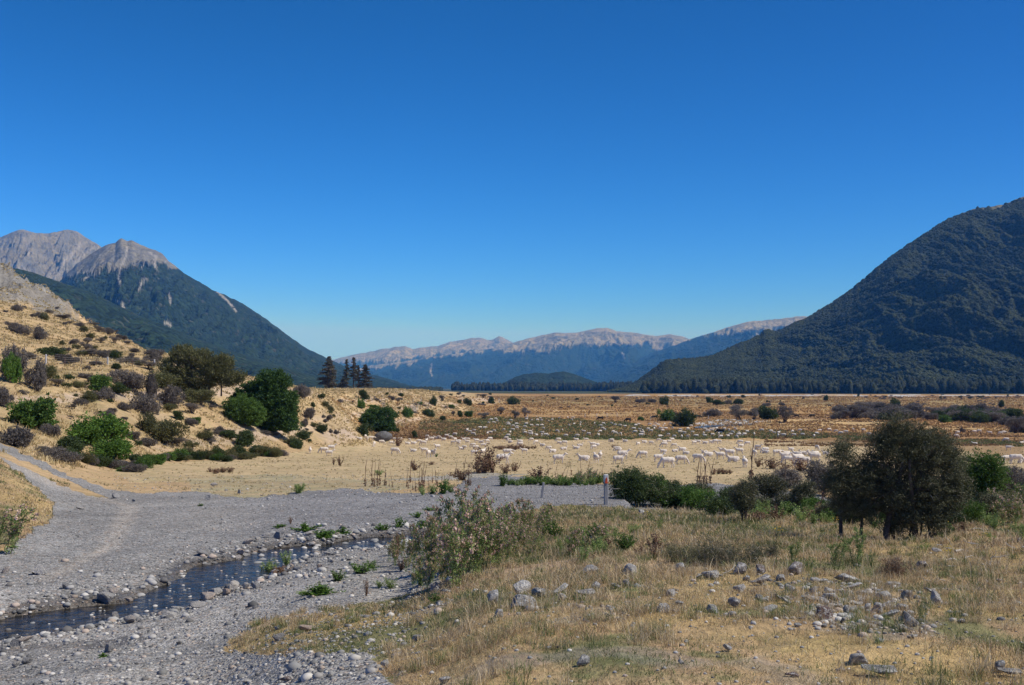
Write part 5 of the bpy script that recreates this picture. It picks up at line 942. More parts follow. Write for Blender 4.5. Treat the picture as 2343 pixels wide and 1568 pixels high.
# ------------------------------------------------------------ flock
def put_sheep(u, v, pose, ang, label, group=None):
    p = hit(u, v, 60)
    if p is None: return
    s = 1.0
    o = link('sheep', SHEEP[pose], loc=(p[0], p[1], p[2] - .01), rz=R(ang), scale=s * _rs.uniform(.84, 1.08)); return tag(o, label, 'sheep', group)
def f1(x, y): return 695.6 + .1549 * x, 979.9 + .1549 * y
def f2(x, y): return 1058.6 + .1549 * x, 943.6 + .1549 * y
def f3(x, y): return 1361 + .1678 * x, 943.6 + .1678 * y
def f4(x, y): return 1633.2 + .1807 * x, 895.3 + .1807 * y
NEARS = [(f1,88,376,'stand',100,'sheep standing alone at the left end of the flock, seen end on'),(f1,290,378,'graze',188,'sheep grazing behind the one walking at the far left'),(f1,375,415,'stand',4,'front sheep of the three at the far left, facing right'),(f1,405,335,'stand',10,'rear sheep half hidden in the trio at the far left'),
 (f1,1340,382,'graze',-8,'sheep grazing to the right alone below the boulder'),(f1,1290,252,'graze',200,'sheep grazing just right of the boulder'),(f1,1032,275,'graze',-90,'sheep grazing head on in front of the boulder'),(f1,1145,234,'graze',5,'sheep grazing against the boulder'),(f1,905,158,'low',90,'sheep behind the boulder by the dark bush'),(f1,985,185,'low',10,'sheep squeezed between the bush and the boulder'),(f1,930,200,'stand',-80,'sheep facing the camera left of the boulder'),(f1,815,172,'lie',180,'sheep at the foot of the bank left of the boulder'),
 (f1,1340,190,'low',170,'sheep behind the dry weeds right of the boulder'),(f1,1410,192,'graze',185,'second sheep behind the dry weeds right of the boulder'),(f1,1525,240,'lie',180,'sheep lying left of the pair right of the dry weeds'),(f1,1550,200,'graze',120,'sheep grazing behind the lying pair'),(f1,1615,238,'lie',178,'sheep lying in front of the grazing one right of the weeds'),(f1,1695,222,'graze',195,'sheep grazing with dark face right of the lying pair'),(f1,1760,252,'graze',185,'sheep grazing low beside the dark faced one'),(f1,1805,212,'stand',70,'sheep standing turned away behind the grazing one'),
 (f1,1612,350,'lie',176,'sheep lying alone with its head raised to the left'),(f1,1770,372,'stand',190,'rear sheep of the trio that looks at the camera'),(f1,1830,432,'stand',-100,'sheep facing the camera with ears out in the middle trio'),(f1,1905,428,'stand',-60,'right hand sheep of the trio that looks at the camera'),(f1,1965,312,'stand',215,'sheep standing with head up behind the middle trio'),
 (f2,175,640,'stand',2,'sheep facing right left of the tall brown dock'),(f2,300,628,'stand',60,'sheep half behind the tall brown dock'),(f2,190,555,'graze',10,'sheep grazing above the tall brown dock'),(f2,305,522,'stand',0,'sheep facing right in the tight bunch above the dock'),(f2,20,552,'graze',150,'sheep grazing at the left of the bunch above the dock'),(f2,150,512,'graze',185,'sheep grazing at the back of the bunch above the dock'),
 (f2,660,642,'low',0,'sheep stepping right behind the walking one'),(f2,600,768,'walk',3,'large sheep walking right beside the tall brown dock'),(f2,905,612,'stand',182,'sheep facing left with head up beside the low brown scrub'),(f2,845,505,'graze',190,'dark faced sheep behind the low brown scrub'),(f2,1270,560,'graze',190,'sheep grazing left with dark face in the middle of the flat'),(f2,1325,594,'lie',200,'sheep curled up below the dark faced grazing one'),(f2,1490,556,'lie',10,'sheep lying with head right behind the thin stalks'),(f2,1675,545,'lie',175,'sheep lying and facing left behind the pair of lying ones'),(f2,1730,502,'lie',5,'sheep lying and facing right behind the leftward one'),
 (f2,1420,760,'stand',2,'large sheep facing right behind the upright brown stalks'),(f2,1785,715,'lie',180,'sheep lying between two leaning stalks'),(f2,1965,748,'stand',100,'sheep seen from behind beside the leaning stalk'),(f2,2030,690,'stand',80,'sheep standing just behind the one seen from behind'),
 (f3,325,708,'walk',3,'front sheep of the overlapping pair walking right'),(f3,385,640,'stand',2,'rear sheep of the overlapping pair walking right'),(f3,650,622,'graze',184,'sheep grazing left alone above the round green bush'),(f3,870,676,'stand',5,'sheep facing right with head up above the green bush'),(f3,985,758,'graze',186,'nearest sheep grazing left in front of the flock'),(f3,1175,705,'graze',-6,'big sheep grazing right beside the nearest one'),(f3,1405,682,'graze',-30,'sheep grazing behind the cluster of four dry stalks'),(f3,1540,602,'lie',180,'sheep lying above the cluster of dry stalks'),(f3,1700,638,'stand',178,'sheep in the standing bunch left of the tall mullein'),(f3,1735,560,'stand',182,'rear sheep of the standing bunch left of the tall mullein'),(f3,1830,612,'stand',175,'right sheep of the standing bunch left of the tall mullein'),(f3,1880,675,'lie',178,'sheep lying in front of the standing bunch'),(f3,1965,572,'stand',178,'sheep facing left above the tall mullein'),(f3,2040,752,'stand',85,'sheep seen from behind just left of the tall mullein'),
 (f3,310,528,'lie',180,'sheep lying on the open flat left of the walking pair'),(f3,930,550,'lie',178,'sheep lying with head left in the row of three'),(f3,1090,542,'lie',10,'sheep lying low in the middle of the row of three'),(f3,1190,525,'lie',185,'sheep lying at the right of the row of three'),(f3,1240,572,'lie',170,'sheep lying just in front of the row of three'),(f3,940,474,'graze',182,'sheep grazing left, left one of the back pair'),(f3,1080,478,'graze',180,'sheep grazing left, right one of the back pair'),(f3,765,438,'graze',-5,'sheep grazing right on the edge of the green strip'),
 (f4,510,828,'stand',95,'sheep partly behind the tall mullein'),(f4,650,787,'lie',150,'sheep lying right of the tall mullein'),(f4,800,822,'low',8,'sheep with head stretched right near the brown docks'),(f4,900,888,'stand',182,'large sheep facing left above the brown docks'),(f4,1055,868,'lie',178,'sheep lying close behind the large leftward one'),(f4,1305,748,'graze',-80,'sheep grazing head on near the matagouri tree'),(f4,1415,802,'lie',178,'sheep lying just left of the matagouri tree')]
for f_, a, b, ps, an, lb in NEARS:
    u, v = f_(a, b); put_sheep(u, v, ps, an, 'white shorn ' + lb)
MIDS = [(f1,1875,190),(f1,1815,152),(f1,1945,158),(f1,1985,158),(f1,2060,180),(f1,2105,135),(f1,2160,160),(f1,2225,172),(f1,2225,118),(f1,2200,242),(f1,2275,228),(f1,2275,260),(f1,2320,318),(f2,65,468),(f2,70,430),(f2,200,452),(f2,275,452),(f2,360,452),(f2,400,422),(f2,20,415),(f2,700,452),(f2,640,405),(f2,680,430),(f2,840,442),(f2,840,480),(f2,1010,428),(f2,1080,475),(f2,1175,500),(f2,1410,432),(f2,1425,462),(f2,1500,480),(f2,1675,414),(f2,1820,432),(f2,1935,548),(f2,1975,494),(f2,1915,510),(f2,2195,438),(f2,2280,572),(f3,225,405),(f3,410,405),(f3,585,438),(f3,1010,424),(f3,945,418),(f3,1050,398),(f3,870,402),(f3,670,418),(f3,1350,444),(f3,1400,436),(f3,1500,430),(f3,1590,418),(f3,1640,430),(f3,1690,428),(f3,1985,470),(f3,2080,452),(f3,1980,434),(f3,2210,514),(f3,2320,554),(f3,1490,560),(f4,560,748),(f4,975,748),(f4,915,802),(f4,1050,818),(f4,1135,808),(f4,1245,815),(f4,1285,802),(f4,940,918),(f4,1060,932),(f4,1130,952),(f4,1270,892)]
rs = random.Random(5); LZ = {'graze': 'grazing', 'stand': 'standing', 'lie': 'lying', 'low': 'walking head down', 'walk': 'walking'}
for f_, a, b in MIDS:
    u, v = f_(a, b); ps = rs.choice(['graze', 'stand', 'lie', 'lie', 'graze']); an = rs.choice([0, 180, 180, 180]) + rs.gauss(0, 22)
    put_sheep(u, v, ps, an, 'white shorn sheep %s in the loose crowd on the back half of the pale flat' % LZ[ps], 'sheep %s on the back of the flat' % LZ[ps])
pts_ = []
def far_sheep(n, us, vs, where, wu=None):
    c = 0; tries = 0
    while c < n and tries < 4000:
        tries += 1; u = rs.uniform(*us); v = rs.gauss(*vs) if len(vs) == 2 else rs.uniform(vs[0], vs[1])
        if any(abs(u - a) < 9 and abs(v - b) < 2.6 for a, b in pts_): continue
        pts_.append((u, v)); c += 1; ps = rs.choice(['graze', 'graze', 'graze', 'low', 'stand']); an = rs.choice([0, 180, 180, 90]) + rs.gauss(0, 28)
        put_sheep(u, v, ps, an, 'white sheep %s %s' % (LZ[ps], where), 'sheep %s %s' % (LZ[ps], where))
far_sheep(32, (1065, 1420), (987, 1001, 0), 'at the front of the green rushes left of the cattle')
far_sheep(27, (1085, 1420), (970, 984, 0), 'in the middle of the green rushes')
far_sheep(18, (1110, 1330), (955, 967, 0), 'along the far fence with pale posts')
far_sheep(44, (1440, 1690), (983, 1004, 0), 'in the dense bunch right of the green rushes')
far_sheep(14, (1400, 1600), (972, 982, 0), 'thinly spread below the black cattle')
far_sheep(24, (1690, 1990), (985, 1003, 0), 'on the rough grass left of the matagouri crown')
for a, b in [(1970,505),(2065,500),(2090,498),(2150,508),(2210,508),(2230,505),(1962,525),(2065,565),(2243,548),(2330,560),(2258,595),(2245,670),(2300,672),(2330,668)]:
    u, v = z3(a, b); ps = rs.choice(['graze', 'low', 'stand', 'lie']); put_sheep(u, v + 2, ps, rs.choice([0, 180]) + rs.gauss(0, 20), 'white sheep %s on the far right beyond the matagouri tree' % LZ[ps], 'sheep %s beyond the tree' % LZ[ps])
p0 = hit(582, 1034, 60); put_sheep(582, 1036, 'graze', 10, 'white shorn sheep alone by the weedy verge of the hill')
def put_cow(u, v, ps, an, lb, s=1.):
    p = hit(u, v, 100); s = .85 + s * .15; tag(link('cow', COW[ps], loc=(p[0], p[1], p[2] - .02), rz=R(an), scale=s), lb, 'cow')
put_cow(*f3(72, 112), 'graze', 178, 'black cow left of the far herd behind the rushes', .78); put_cow(*f3(447, 130), 'graze', 150, 'small black cow right of the left one', .62); put_cow(*f3(808, 92), 'graze', 180, 'black cow beside the green river bush', .78)
put_cow(*f3(1410, 84), 'graze', 0, 'black cow behind the dark river bush', .78); put_cow(*f3(1708, 296), 'graze', 175, 'black cow standing among the sheep below the river', .8); put_cow(*f4(1240, 334), 'graze', 185, 'black cow grazing right of the cone shaped shrub', .75); put_cow(*f4(1040, 336), 'stand', 175, 'black cow tight behind the cone shaped shrub', .7)
put_cow(*f4(1460, 200), 'stand', 180, 'tiny black cow on the far plain', .7); put_cow(*f4(1668, 200), 'stand', 180, 'tiny black cow right of the other on the far plain', .75); put_cow(*f4(955, 250), 'graze', 180, 'tiny dark cow left of the far pair', .6)
# ------------------------------------------------------------ near plants
L_DRYL = m_leaf('dry_thistle_leaf', (.22, .14, .09), (.48, .34, .24), .25)
def thistle_protos():
    out = []
    for i in range(6):
        rng = np.random.default_rng(500 + i); st, lf = Geo(), Geo(); LP, FP = [], []
        for m in range(rng.integers(2, 4)):
            P, d = wander(rng, (rng.normal() * .05, rng.normal() * .05, -.02), (rng.normal() * .16, rng.normal() * .16, 1), rng.uniform(.75, 1.05), 9, .07); tube(st, P, np.linspace(.009, .004, 10), 4)
            for j in range(1, 10): LP += [P[j] + rng.normal(size=3) * .035 for _ in range(14)]
            FP.append(P[-1])
            for b in range(rng.integers(5, 9)):
                j = rng.integers(3, 9); Q, _ = wander(rng, P[j], (rng.normal() * .8, rng.normal() * .8, .9), rng.uniform(.12, .38), 4, .15); tube(st, Q, np.linspace(.005, .0025, 5), 3)
                for q in Q[1:]: LP += [q + rng.normal(size=3) * .03 for _ in range(11)]
                FP.append(Q[-1]); FP += [Q[-2] + rng.normal(size=3) * .03] if rng.uniform() < .5 else []
        LP = np.array(LP); LP = LP[LP[:, 2] > .02]; BP = LP[(LP[:, 2] > .35) & (rng.uniform(0, 1, len(LP)) < .2)]; db = Geo(); db.add(*leaves(BP + rng.normal(size=BP.shape) * .03, .06, rng, .4, .2)); lf.add(*leaves(LP, .055, rng, .3, .7, None, np.clip(1 - LP[:, 2] * .3 + rng.normal(size=len(LP)) * .3 - .35, 0, 1)))
        out.append((st.mesh('stem', B_GREENST, smooth=True), lf.mesh('leaves', L_THIS), db.mesh('dry_leaves', L_DRYL), [tuple(q) for q in FP]))
    return out
THIS = thistle_protos()
def head_mesh(i):
    rng = np.random.default_rng(560 + i); g = Geo(); P = rng.normal(size=(16, 3)) * .016; g.add(*leaves(P, .042, rng, .75, .5, P * 0 - [0, 0, .03])); return g.mesh('flower_head', L_FLUFF)
HEADS = [head_mesh(i) for i in range(4)]
def parts_plant(name, parts, names, x, y, z, s, label, cat, group=None, tilt=0, rz=None):
    root = bpy.data.objects.new(name, None); col.objects.link(root); root.location = (x, y, z); root.scale = (s if not hasattr(s, '__len__') else 1,) * 3
    if hasattr(s, '__len__'): root.scale = s
    root.rotation_euler = (0, tilt, _rs.uniform(0, 6.283) if rz is None else rz); tag(root, label, cat, group)
    for n_, me in zip(names, parts):
        if me: link(n_, me, parent=root)
    return root
def thistle(u, v, h_, label, group=None, dmin=8, heads=True, wide=1.):
    p = hit(u, v, dmin)
    if p is None: return
    s = h_ * p[1] / F; t = THIS[_rs.randrange(6)]
    root = parts_plant('thistle', t[:3 if heads else 2], ('stem', 'leaves', 'dry_leaves'), p[0], p[1], p[2], (s * wide, s * wide, s), label, 'thistle', group)
    if heads:
        for q in t[3]: link('flower_head', HEADS[_rs.randrange(4)], parent=root, loc=q, rz=_rs.uniform(0, 6.28), scale=_rs.uniform(.7, 1.3))
def z5b(a, b): return 726 + .3614 * a, 1028 + .3614 * b
def z6(a, b): return 1512 + .3542 * a, 1088.8 + .3542 * b
PATCH = [(500,740,62),(560,780,60),(620,860,90),(680,880,80),(720,850,120),(780,820,140),(840,840,130),(880,880,170),(930,800,160),(980,770,150),(1020,790,150),(1070,760,140),(1120,740,150),(1170,710,120),(1210,700,110),(540,680,60),(600,700,80),(660,740,100),(700,680,110),(760,700,140),(820,720,150),(890,710,150),(950,680,150),(1010,680,140),(1070,650,140),(1130,640,120),(1190,620,110),(1240,600,120),(860,600,110),(930,590,115),(1000,580,115),(1080,560,100),(1150,550,90),(1220,540,95),(1290,540,95),(1350,520,90),(1400,510,90),(1440,480,80),(1300,650,70),(1370,620,80),(1420,680,60),(790,600,80),(1060,700,150),(990,730,150),(900,760,160),(740,620,80),(1330,580,90),(1400,560,80),(1460,620,40),(1250,660,60),(1450,560,90),(1480,520,80),(1410,620,70),(1340,700,60),(640,800,80),(580,720,70),(960,640,120),(1110,590,110),(1040,610,120),(860,660,130),(930,710,140),(740,760,110)]
rs = random.Random(31)
PATCH += [(a + rs.uniform(-45, 45), b + rs.uniform(-35, 35), h * rs.uniform(.7, 1.05)) for a, b, h in PATCH]
for a, b, h_ in PATCH:
    u, v = z5b(a, b); thistle(u, v, h_ * .3614 * rs.choice([1.1, 1.5, 1.8, 2.1, 2.6]), 'tall thistle gone to seed with pinkish brown heads in the big patch by the stream', 'thistles in the big patch', wide=.85)
for a, b, h_, lb in [(1540,660,110,'low green thistle right of the big thistle patch'),(1640,680,170,'broad green thistle standing alone right of the big patch'),(1600,660,120,'small thistle leaning on the broad green one'),(1690,660,150,'right hand stem of the broad green thistle group'),(1765,650,180,'slender single thistle stalk in the dry grass'),(1880,580,90,'thistle with yellow brown leaves under the pale stake'),(2160,520,80,'small thistle in the grass below the fallen ivy bush'),(700,420,0,'')]:
    if h_: thistle(*z5b(a, b), h_ * .3614, lb, heads=h_ > 150)
for a, b, h_, lb in [(850,575,140,'dark green spiny thistle above the lichened rocks'),(1125,610,190,'big dark green thistle left of its twin in front of the matagouri'),(1245,580,210,'tall dark green thistle right twin in front of the matagouri'),(960,620,80,'low thistle between the two dark green ones and the rocks'),(2320,430,110,'green thistle at the right edge of the picture'),(2130,440,70,'small green thistle among the driftwood'),(1700,500,60,'small green herb thistle under the matagouri')]:
    thistle(*z6(a, b), h_ * .3542 * 1.1, lb, heads=False, wide=1.3)
for i in range(14):
    thistle(*z6(rs.uniform(2080, 2380), rs.uniform(240, 330)), rs.uniform(110, 190) * .3542, 'brown seeding thistle in the tangle at the right edge beyond the driftwood', 'brown thistles at the right edge')
thistle(18, 1268, 112, 'dried thistle with pale heads on the grassy mound at the left edge', wide=1.3); thistle(-10, 1262, 96, 'second dried thistle half cut by the left edge', wide=1.3); thistle(34, 1246, 60, 'short dried thistle beside the one at the left edge')
for i in range(12): thistle(1345 + rs.uniform(-30, 60), 1108 + rs.uniform(-4, 6), rs.uniform(22, 38), 'small green thistle behind the gravel left of the marked post', 'thistles behind the marked post', dmin=35)

PENDING_WEEDS = [(rs.uniform(1240, 1500), rs.uniform(1215, 1290), rs.uniform(20, 44), rs.uniform(18, 46)) for i in range(26)]
# dead mullein spikes
def mullein_protos():
    out = []
    for i in range(5):
        rng = np.random.default_rng(600 + i); g = Geo(); n_ = 26; P, _ = wander(rng, (0, 0, -.03), (0, 0, 1), 1.03, n_, .035); r = np.r_[np.full(9, .006), rng.uniform(.010, .019, n_ + 1 - 9) * np.linspace(1, .55, n_ - 8)]; tube(g, P, r, 6)
        for b in range(rng.integers(0, 3)): j = rng.integers(9, 16); Q, _ = wander(rng, P[j], (rng.normal() * .25, rng.normal() * .25, 1), rng.uniform(.2, .4), 8, .05); tube(g, Q, rng.uniform(.007, .013, 9), 5)
        l = Geo(); LP = np.c_[rng.normal(size=(60, 2)) * .035, rng.uniform(.02, .3, 60)]; l.add(*leaves(LP, .085, rng, .4, -.4)); out.append((g.mesh('spike', B_BRN, smooth=False), l.mesh('dry_leaves', L_BROWN)))
    return out
MUL = mullein_protos()
def mullein(u, vb, vt, label, group=None, lean=0, dmin=30, fat=1.):
    p = hit(u, vb, dmin)
    if p is None: return
    h_ = (vb - vt) * p[1] / F; t = MUL[_rs.randrange(5)]
    parts_plant('mullein_stalk', t, ('spike', 'dry_leaves'), p[0], p[1], p[2], (h_ * .8 * fat, h_ * .8 * fat, h_), label, 'dead stalk', group, tilt=lean, rz=0 if lean else None)
def r2(a, b): return 665.4 + .3356 * a, 725.9 + .3356 * b
for a, t, b in [(505,970,1155),(553,970,1155),(568,990,1160),(588,965,1155),(605,985,1150),(637,1020,1150),(648,1040,1150),(690,1050,1160),(670,1080,1160)]:
    u, vb = r2(a, b); mullein(u, vb, r2(a, t)[1], 'dead brown mullein spike in the left cluster behind the gravel bar', 'mullein spikes, left cluster')
for a, t, b in [(790,1040,1160),(800,1080,1170),(812,960,1130),(875,1000,1180),(887,1020,1180),(897,980,1170),(905,1000,1160),(850,1060,1190),(990,1020,1150),(965,1030,1130),(1000,1040,1160),(1025,1060,1170),(1050,1060,1160),(1075,1060,1150),(1120,970,1090),(1175,945,1110),(1190,1030,1150),(1205,1020,1150),(1215,1010,1150),(1225,1040,1150),(830,1090,1180),(940,1080,1170)]:
    u, vb = r2(a, b); mullein(u, vb, r2(a, t)[1], 'dead brown mullein spike in the middle cluster left of the big brown dock', 'mullein spikes, middle cluster')
for a, t, b, ln in [(1757,1000,1130,0),(1805,1000,1120,0),(1820,1040,1120,0),(1842,980,1100,.36),(1910,960,1080,0),(1868,1000,1120,.2),(1975,945,1100,0),(1965,1020,1110,0),(1995,985,1090,.4),(2022,960,1090,.08),(2120,985,1100,.06),(1780,1060,1130,0),(1730,1010,1110,.3)]:
    u, vb = r2(a, b); mullein(u, vb, r2(a, t)[1], ('leaning ' if ln else 'upright ') + 'dead mullein spike between the gravel and the sheep left of the marked post', ('leaning' if ln else 'upright') + ' mullein spikes by the post', ln)
for a, t, b, ln in [(505,630,790,0),(517,650,790,0),(538,635,795,.05),(553,630,795,.03),(575,640,795,.02),(525,700,800,0)]:
    u, vb = z3(a, b); mullein(u, vb, z3(a, t)[1], 'dead brown mullein spike in the tight group of dry stalks above the ivy bush', 'mullein spikes, tight group', ln)
mullein(z3(805, 0)[0], z3(0, 800)[1], z3(0, 520)[1], 'very tall thick mullein spike standing over the flock', fat=.9)
for a, t, b, ln in [(995,650,830,0),(1060,720,790,0),(1140,640,850,0),(1152,700,850,0),(1255,850,965,0),(1170,700,975,.27),(1210,670,900,.1),(890,620,700,0),(870,625,690,0)]:
    u, vb = z3(a, b); mullein(u, vb, z3(a, t)[1], ('leaning' if ln else 'upright') + ' dead stalk among the bushes left of the matagouri tree', ('leaning' if ln else 'upright') + ' stalks by the tree', ln, dmin=20)
for a, t, b in [(2115,770,910), (2180,780,900)]:
    u, vb = z3(a, b); mullein(u, vb, z3(a, t)[1], 'thin stalk in front of the bushes right of the matagouri tree', 'stalks right of the tree', dmin=20)

# brown docks and weeds
def weed_proto(seed, mat, leaf, asp, n, h=1., spread=.35, bark=B_BRN, up=.2):
    rng = np.random.default_rng(seed); g, s = Geo(), Geo(); LP = []
    for m in range(n):
        P, _ = wander(rng, (rng.normal() * .04, rng.normal() * .04, -.02), (rng.normal() * spread, rng.normal() * spread, 1), rng.uniform(.55, 1) * h, 6, .12); tube(s, P, np.linspace(.012, .004, 7), 3)
        for q in P[1:]: LP += [q + rng.normal(size=3) * .05 for _ in range(11)]
    LP = np.array(LP); LP = LP[LP[:, 2] > .01]; g.add(*leaves(LP, leaf, rng, asp, up)); return s.mesh('stems', bark, smooth=True), g.mesh('leaves', mat)
WEED = {'dock': [weed_proto(700 + i, L_BROWN, .085, .6, 12) for i in range(3)], 'herb': [weed_proto(710 + i, L_BRIGHT, .12, .5, 11, .8, .7, B_GREENST) for i in range(3)], 'green': [weed_proto(720 + i, L_GREEN, .10, .4, 14, .9, .5, B_GREENST) for i in range(3)], 'mix': [weed_proto(730 + i, L_THIS, .09, .35, 14, .9, .4, B_GREENST, .6) for i in range(3)]}
WNAME = {'dock': 'dock_plant', 'herb': 'leafy_herb', 'green': 'green_weed', 'mix': 'roadside_weed'}
def weed(kind, u, v, w_, h_, label, group=None, dmin=8, cat='weed'):
    p = hit(u, v, dmin)
    if p is None: return
    k = p[1] / F; t = WEED[kind][_rs.randrange(3)]; parts_plant(WNAME[kind], t, ('stems', 'leaves'), p[0], p[1], p[2], (w_ * k / .8, w_ * k / .8, h_ * k / .85), label, cat, group)
for a, b, w_, h_, k, lb in [(1320,1062,150,170,'dock','big brown dried dock bush in front of the sheep'),(1280,1066,90,110,'dock','left side clump of the big brown dock'),(1372,1062,80,120,'dock','right side clump of the big brown dock'),(845,1045,80,60,'dock','round brown dock behind the middle mulleins'),(1680,1115,130,90,'dock','pinkish brown dried bush on the far edge of the gravel'),(1165,1112,120,80,'dock','brown dock at the end of the middle mulleins'),(1460,1065,80,60,'dock','sparse brown dock right of the big one'),(1525,1050,60,60,'dock','thin dock further right of the big one'),(332,1012,42,58,'dock','small brown dock alone on the pale flat'),(292,1008,20,48,'dock','thin dock left of the small brown one'),(730,880,70,70,'dock','dry weed by the sheep right of the boulder'),(1440,1152,80,90,'green','dark green leafy weed on the gravel crest'),(1035,1205,110,100,'green','green weed at the near foot of the middle mulleins'),(960,1205,90,70,'mix','pale weed left of the green one under the mulleins'),(900,1215,60,70,'mix','small pale weed at the left of the mullein foot'),(1090,1195,80,70,'mix','pale grey weed right of the green one under the mulleins'),(50,1198,80,70,'mix','olive weed tuft on the gravel edge, left of two'),(600,1075,90,36,'mix','green weed under the left mullein cluster'),(990,955,20,30,'green','small green weed in the feet of the middle sheep trio'),(955,1006,60,20,'dock','small grey brown twig bush on the pale flat')]:
    u, v = r2(a, b); weed(k, u, v, w_ * .3356, h_ * .3356, lb, dmin=30)
weed('mix', 683, 1129, 30, 22, 'olive weed tuft on the gravel edge, right of two', dmin=28)
for a, b, w_, h_, lb in [(845,695,50,50,'brown dock left of the wider one near the matagouri'),(925,705,90,60,'wide brown dock near the matagouri'),(1090,720,120,70,'brown dried weeds in front of the lying sheep'),(980,740,90,60,'brown flower headed weed behind the left shrub')]:
    u, v = z3(a, b); weed('dock', u, v, w_ * .4059, h_ * .4059, lb, dmin=30)
for i in range(40): weed(rs.choice(['green', 'mix', 'green']), 1165 + i * 5.6 + rs.uniform(-4, 4), 1108 + rs.uniform(-5, 4), rs.uniform(12, 26), rs.uniform(9, 24), 'green weed in the fringe between the gravel and the pale flat', 'green fringe weeds', dmin=40)
for u, v, w_, h_ in [(1160,1028,52,9),(1180,1026,40,8),(1140,1027,30,6),(1216,1027,24,6),(1407,1024,18,6),(510,1082,54,11),(490,1080,30,8),(1643,1084,36,10),(1195,1027,30,7),(1662,1083,26,8)]:
    for q in range(3): weed('dock', u + (q - 1) * w_ * .3, v + rs.uniform(-1, 2), w_ * .42, h_ * rs.uniform(.9, 1.3), 'low patch of grey brown dead weeds on the pale flat', 'low weed patches', dmin=50)
for u, v, w_, h_, k, lb in [(*z5b(710,388),55,30,'herb','small bright green herb alone on the dark gravel'),(*z5b(628,432),60,45,'herb','bright green herb above its larger neighbour on the gravel'),(*z5b(660,494),75,64,'herb','larger bright green herb on the gravel by the patch'),(*z5b(520,494),55,74,'herb','green herb leaning over the stream'),(*z5b(395,510),60,44,'herb','green herb at the far stream edge, left of a pair'),(*z5b(432,512),44,44,'herb','green herb at the far stream edge, right of a pair'),(*z5b(165,540),80,56,'herb','spreading herb between stream rocks'),(*z5b(50,560),110,60,'herb','green herb clump behind the pale stream rocks'),(*z5b(270,785),140,70,'green','wide green weed on the near gravel left of the thistles'),(*z5b(340,760),80,56,'green','green weed touching the wide one left of the thistles'),(*z5b(125,835),90,76,'green','round green weed left of the wide one on the near gravel'),(*z5b(30,915),120,74,'green','low green weed nearest the stream on the near gravel'),(*z5b(460,880),90,70,'mix','yellowish weed at the left foot of the thistle patch'),(*z5b(390,880),60,50,'mix','small yellowish weed left of the thistle patch foot'),(*z5b(740,975),80,66,'green','green weed below the thistle patch on the grass'),(*z5b(310,930),26,110,'dock','thin brown dock stalk on the near gravel'),(*z5b(650,860),90,110,'mix','reddish green weed at the front of the thistle patch'),(*z5b(505,700),30,170,'dock','tall brown seed stalk at the left end of the thistle patch'),(*z5b(530,770),60,70,'dock','crumpled brown dock at the left foot of the thistles'),
    (.3634*1690,998+.3634*870,130*1.0,100,'mix','sprawling yellow green weed in the middle of the stream'),(.3634*1800,998+.3634*815,66,96,'mix','upright yellow green weed on the stream islet'),(.3634*1760,998+.3634*868,110,46,'dock','dry brown tuft beside the stream weed'),(.3634*1930,998+.3634*596,130,56,'herb','green weed among the rocks on the far stream bank'),(.3634*1760,998+.3634*572,80,24,'herb','low moss green weed on the far stream bank'),(.3634*1828,998+.3634*552,26,42,'dock','small brown weed on the far stream bank'),(.3634*2035,998+.3634*640,110,66,'herb','broad herb spilling over the far bank rocks'),(.3634*2000,998+.3634*1000,190,60,'herb','spreading bright green herb on the near gravel bank'),(.3634*1910,998+.3634*1004,90,40,'mix','pale tuft left of the spreading bright herb'),(.3634*650,998+.3634*1390,60,30,'herb','tiny green herb beside a dark stone on the near bank'),(.3634*1265,998+.3634*440,30,22,'herb','tiny herb in the middle of the gravel bar'),(.3634*75,998+.3634*700,60,14,'herb','tiny green herb at the foot of the left mound')]:
    weed(k, u, v, w_ * .36, h_ * .36, lb)
for i, (u, v, w_, h_) in enumerate(PENDING_WEEDS): weed(('mix', 'green', 'mix', 'dock')[i % 4], u, v, w_, h_, 'rough weed in the grass right of the big thistle patch', 'weeds right of the thistle patch')
# little yellow daisies
def daisy():
    rng = np.random.default_rng(5); g, s = Geo(), Geo()
    for m in range(4):
        P, _ = wander(rng, (0, 0, 0), (rng.normal() * .3, rng.normal() * .3, 1), rng.uniform(.7, 1), 5, .1); tube(s, P, np.full(6, .01), 3); Q = P[-1] + rng.normal(size=(6, 3)) * [.04, .04, .01]; g.add(*leaves(Q, .07, rng, .8, 0))
    return s.mesh('stems', B_GREENST), g.mesh('flower_heads', L_YEL)
DAISY = daisy()
for a, b in [(10,20),(200,1000),(962,1105),(1282,1030),(1950,1240),(1900,1060),(2066,460),(1130,330),(1890,560),(740,395),(760,410)]:
    u, v = z6(a, b) if b < 600 else z3(a, b - 0); p = hit(u, v, 8)
    if p: parts_plant('yellow_daisy', DAISY, ('stems', 'yellow_heads'), *p, .24, 'small yellow flowered weed in the dry grass of the near bank', 'weed', 'yellow flowered weeds')  # second part is the daisy's yellow flower heads

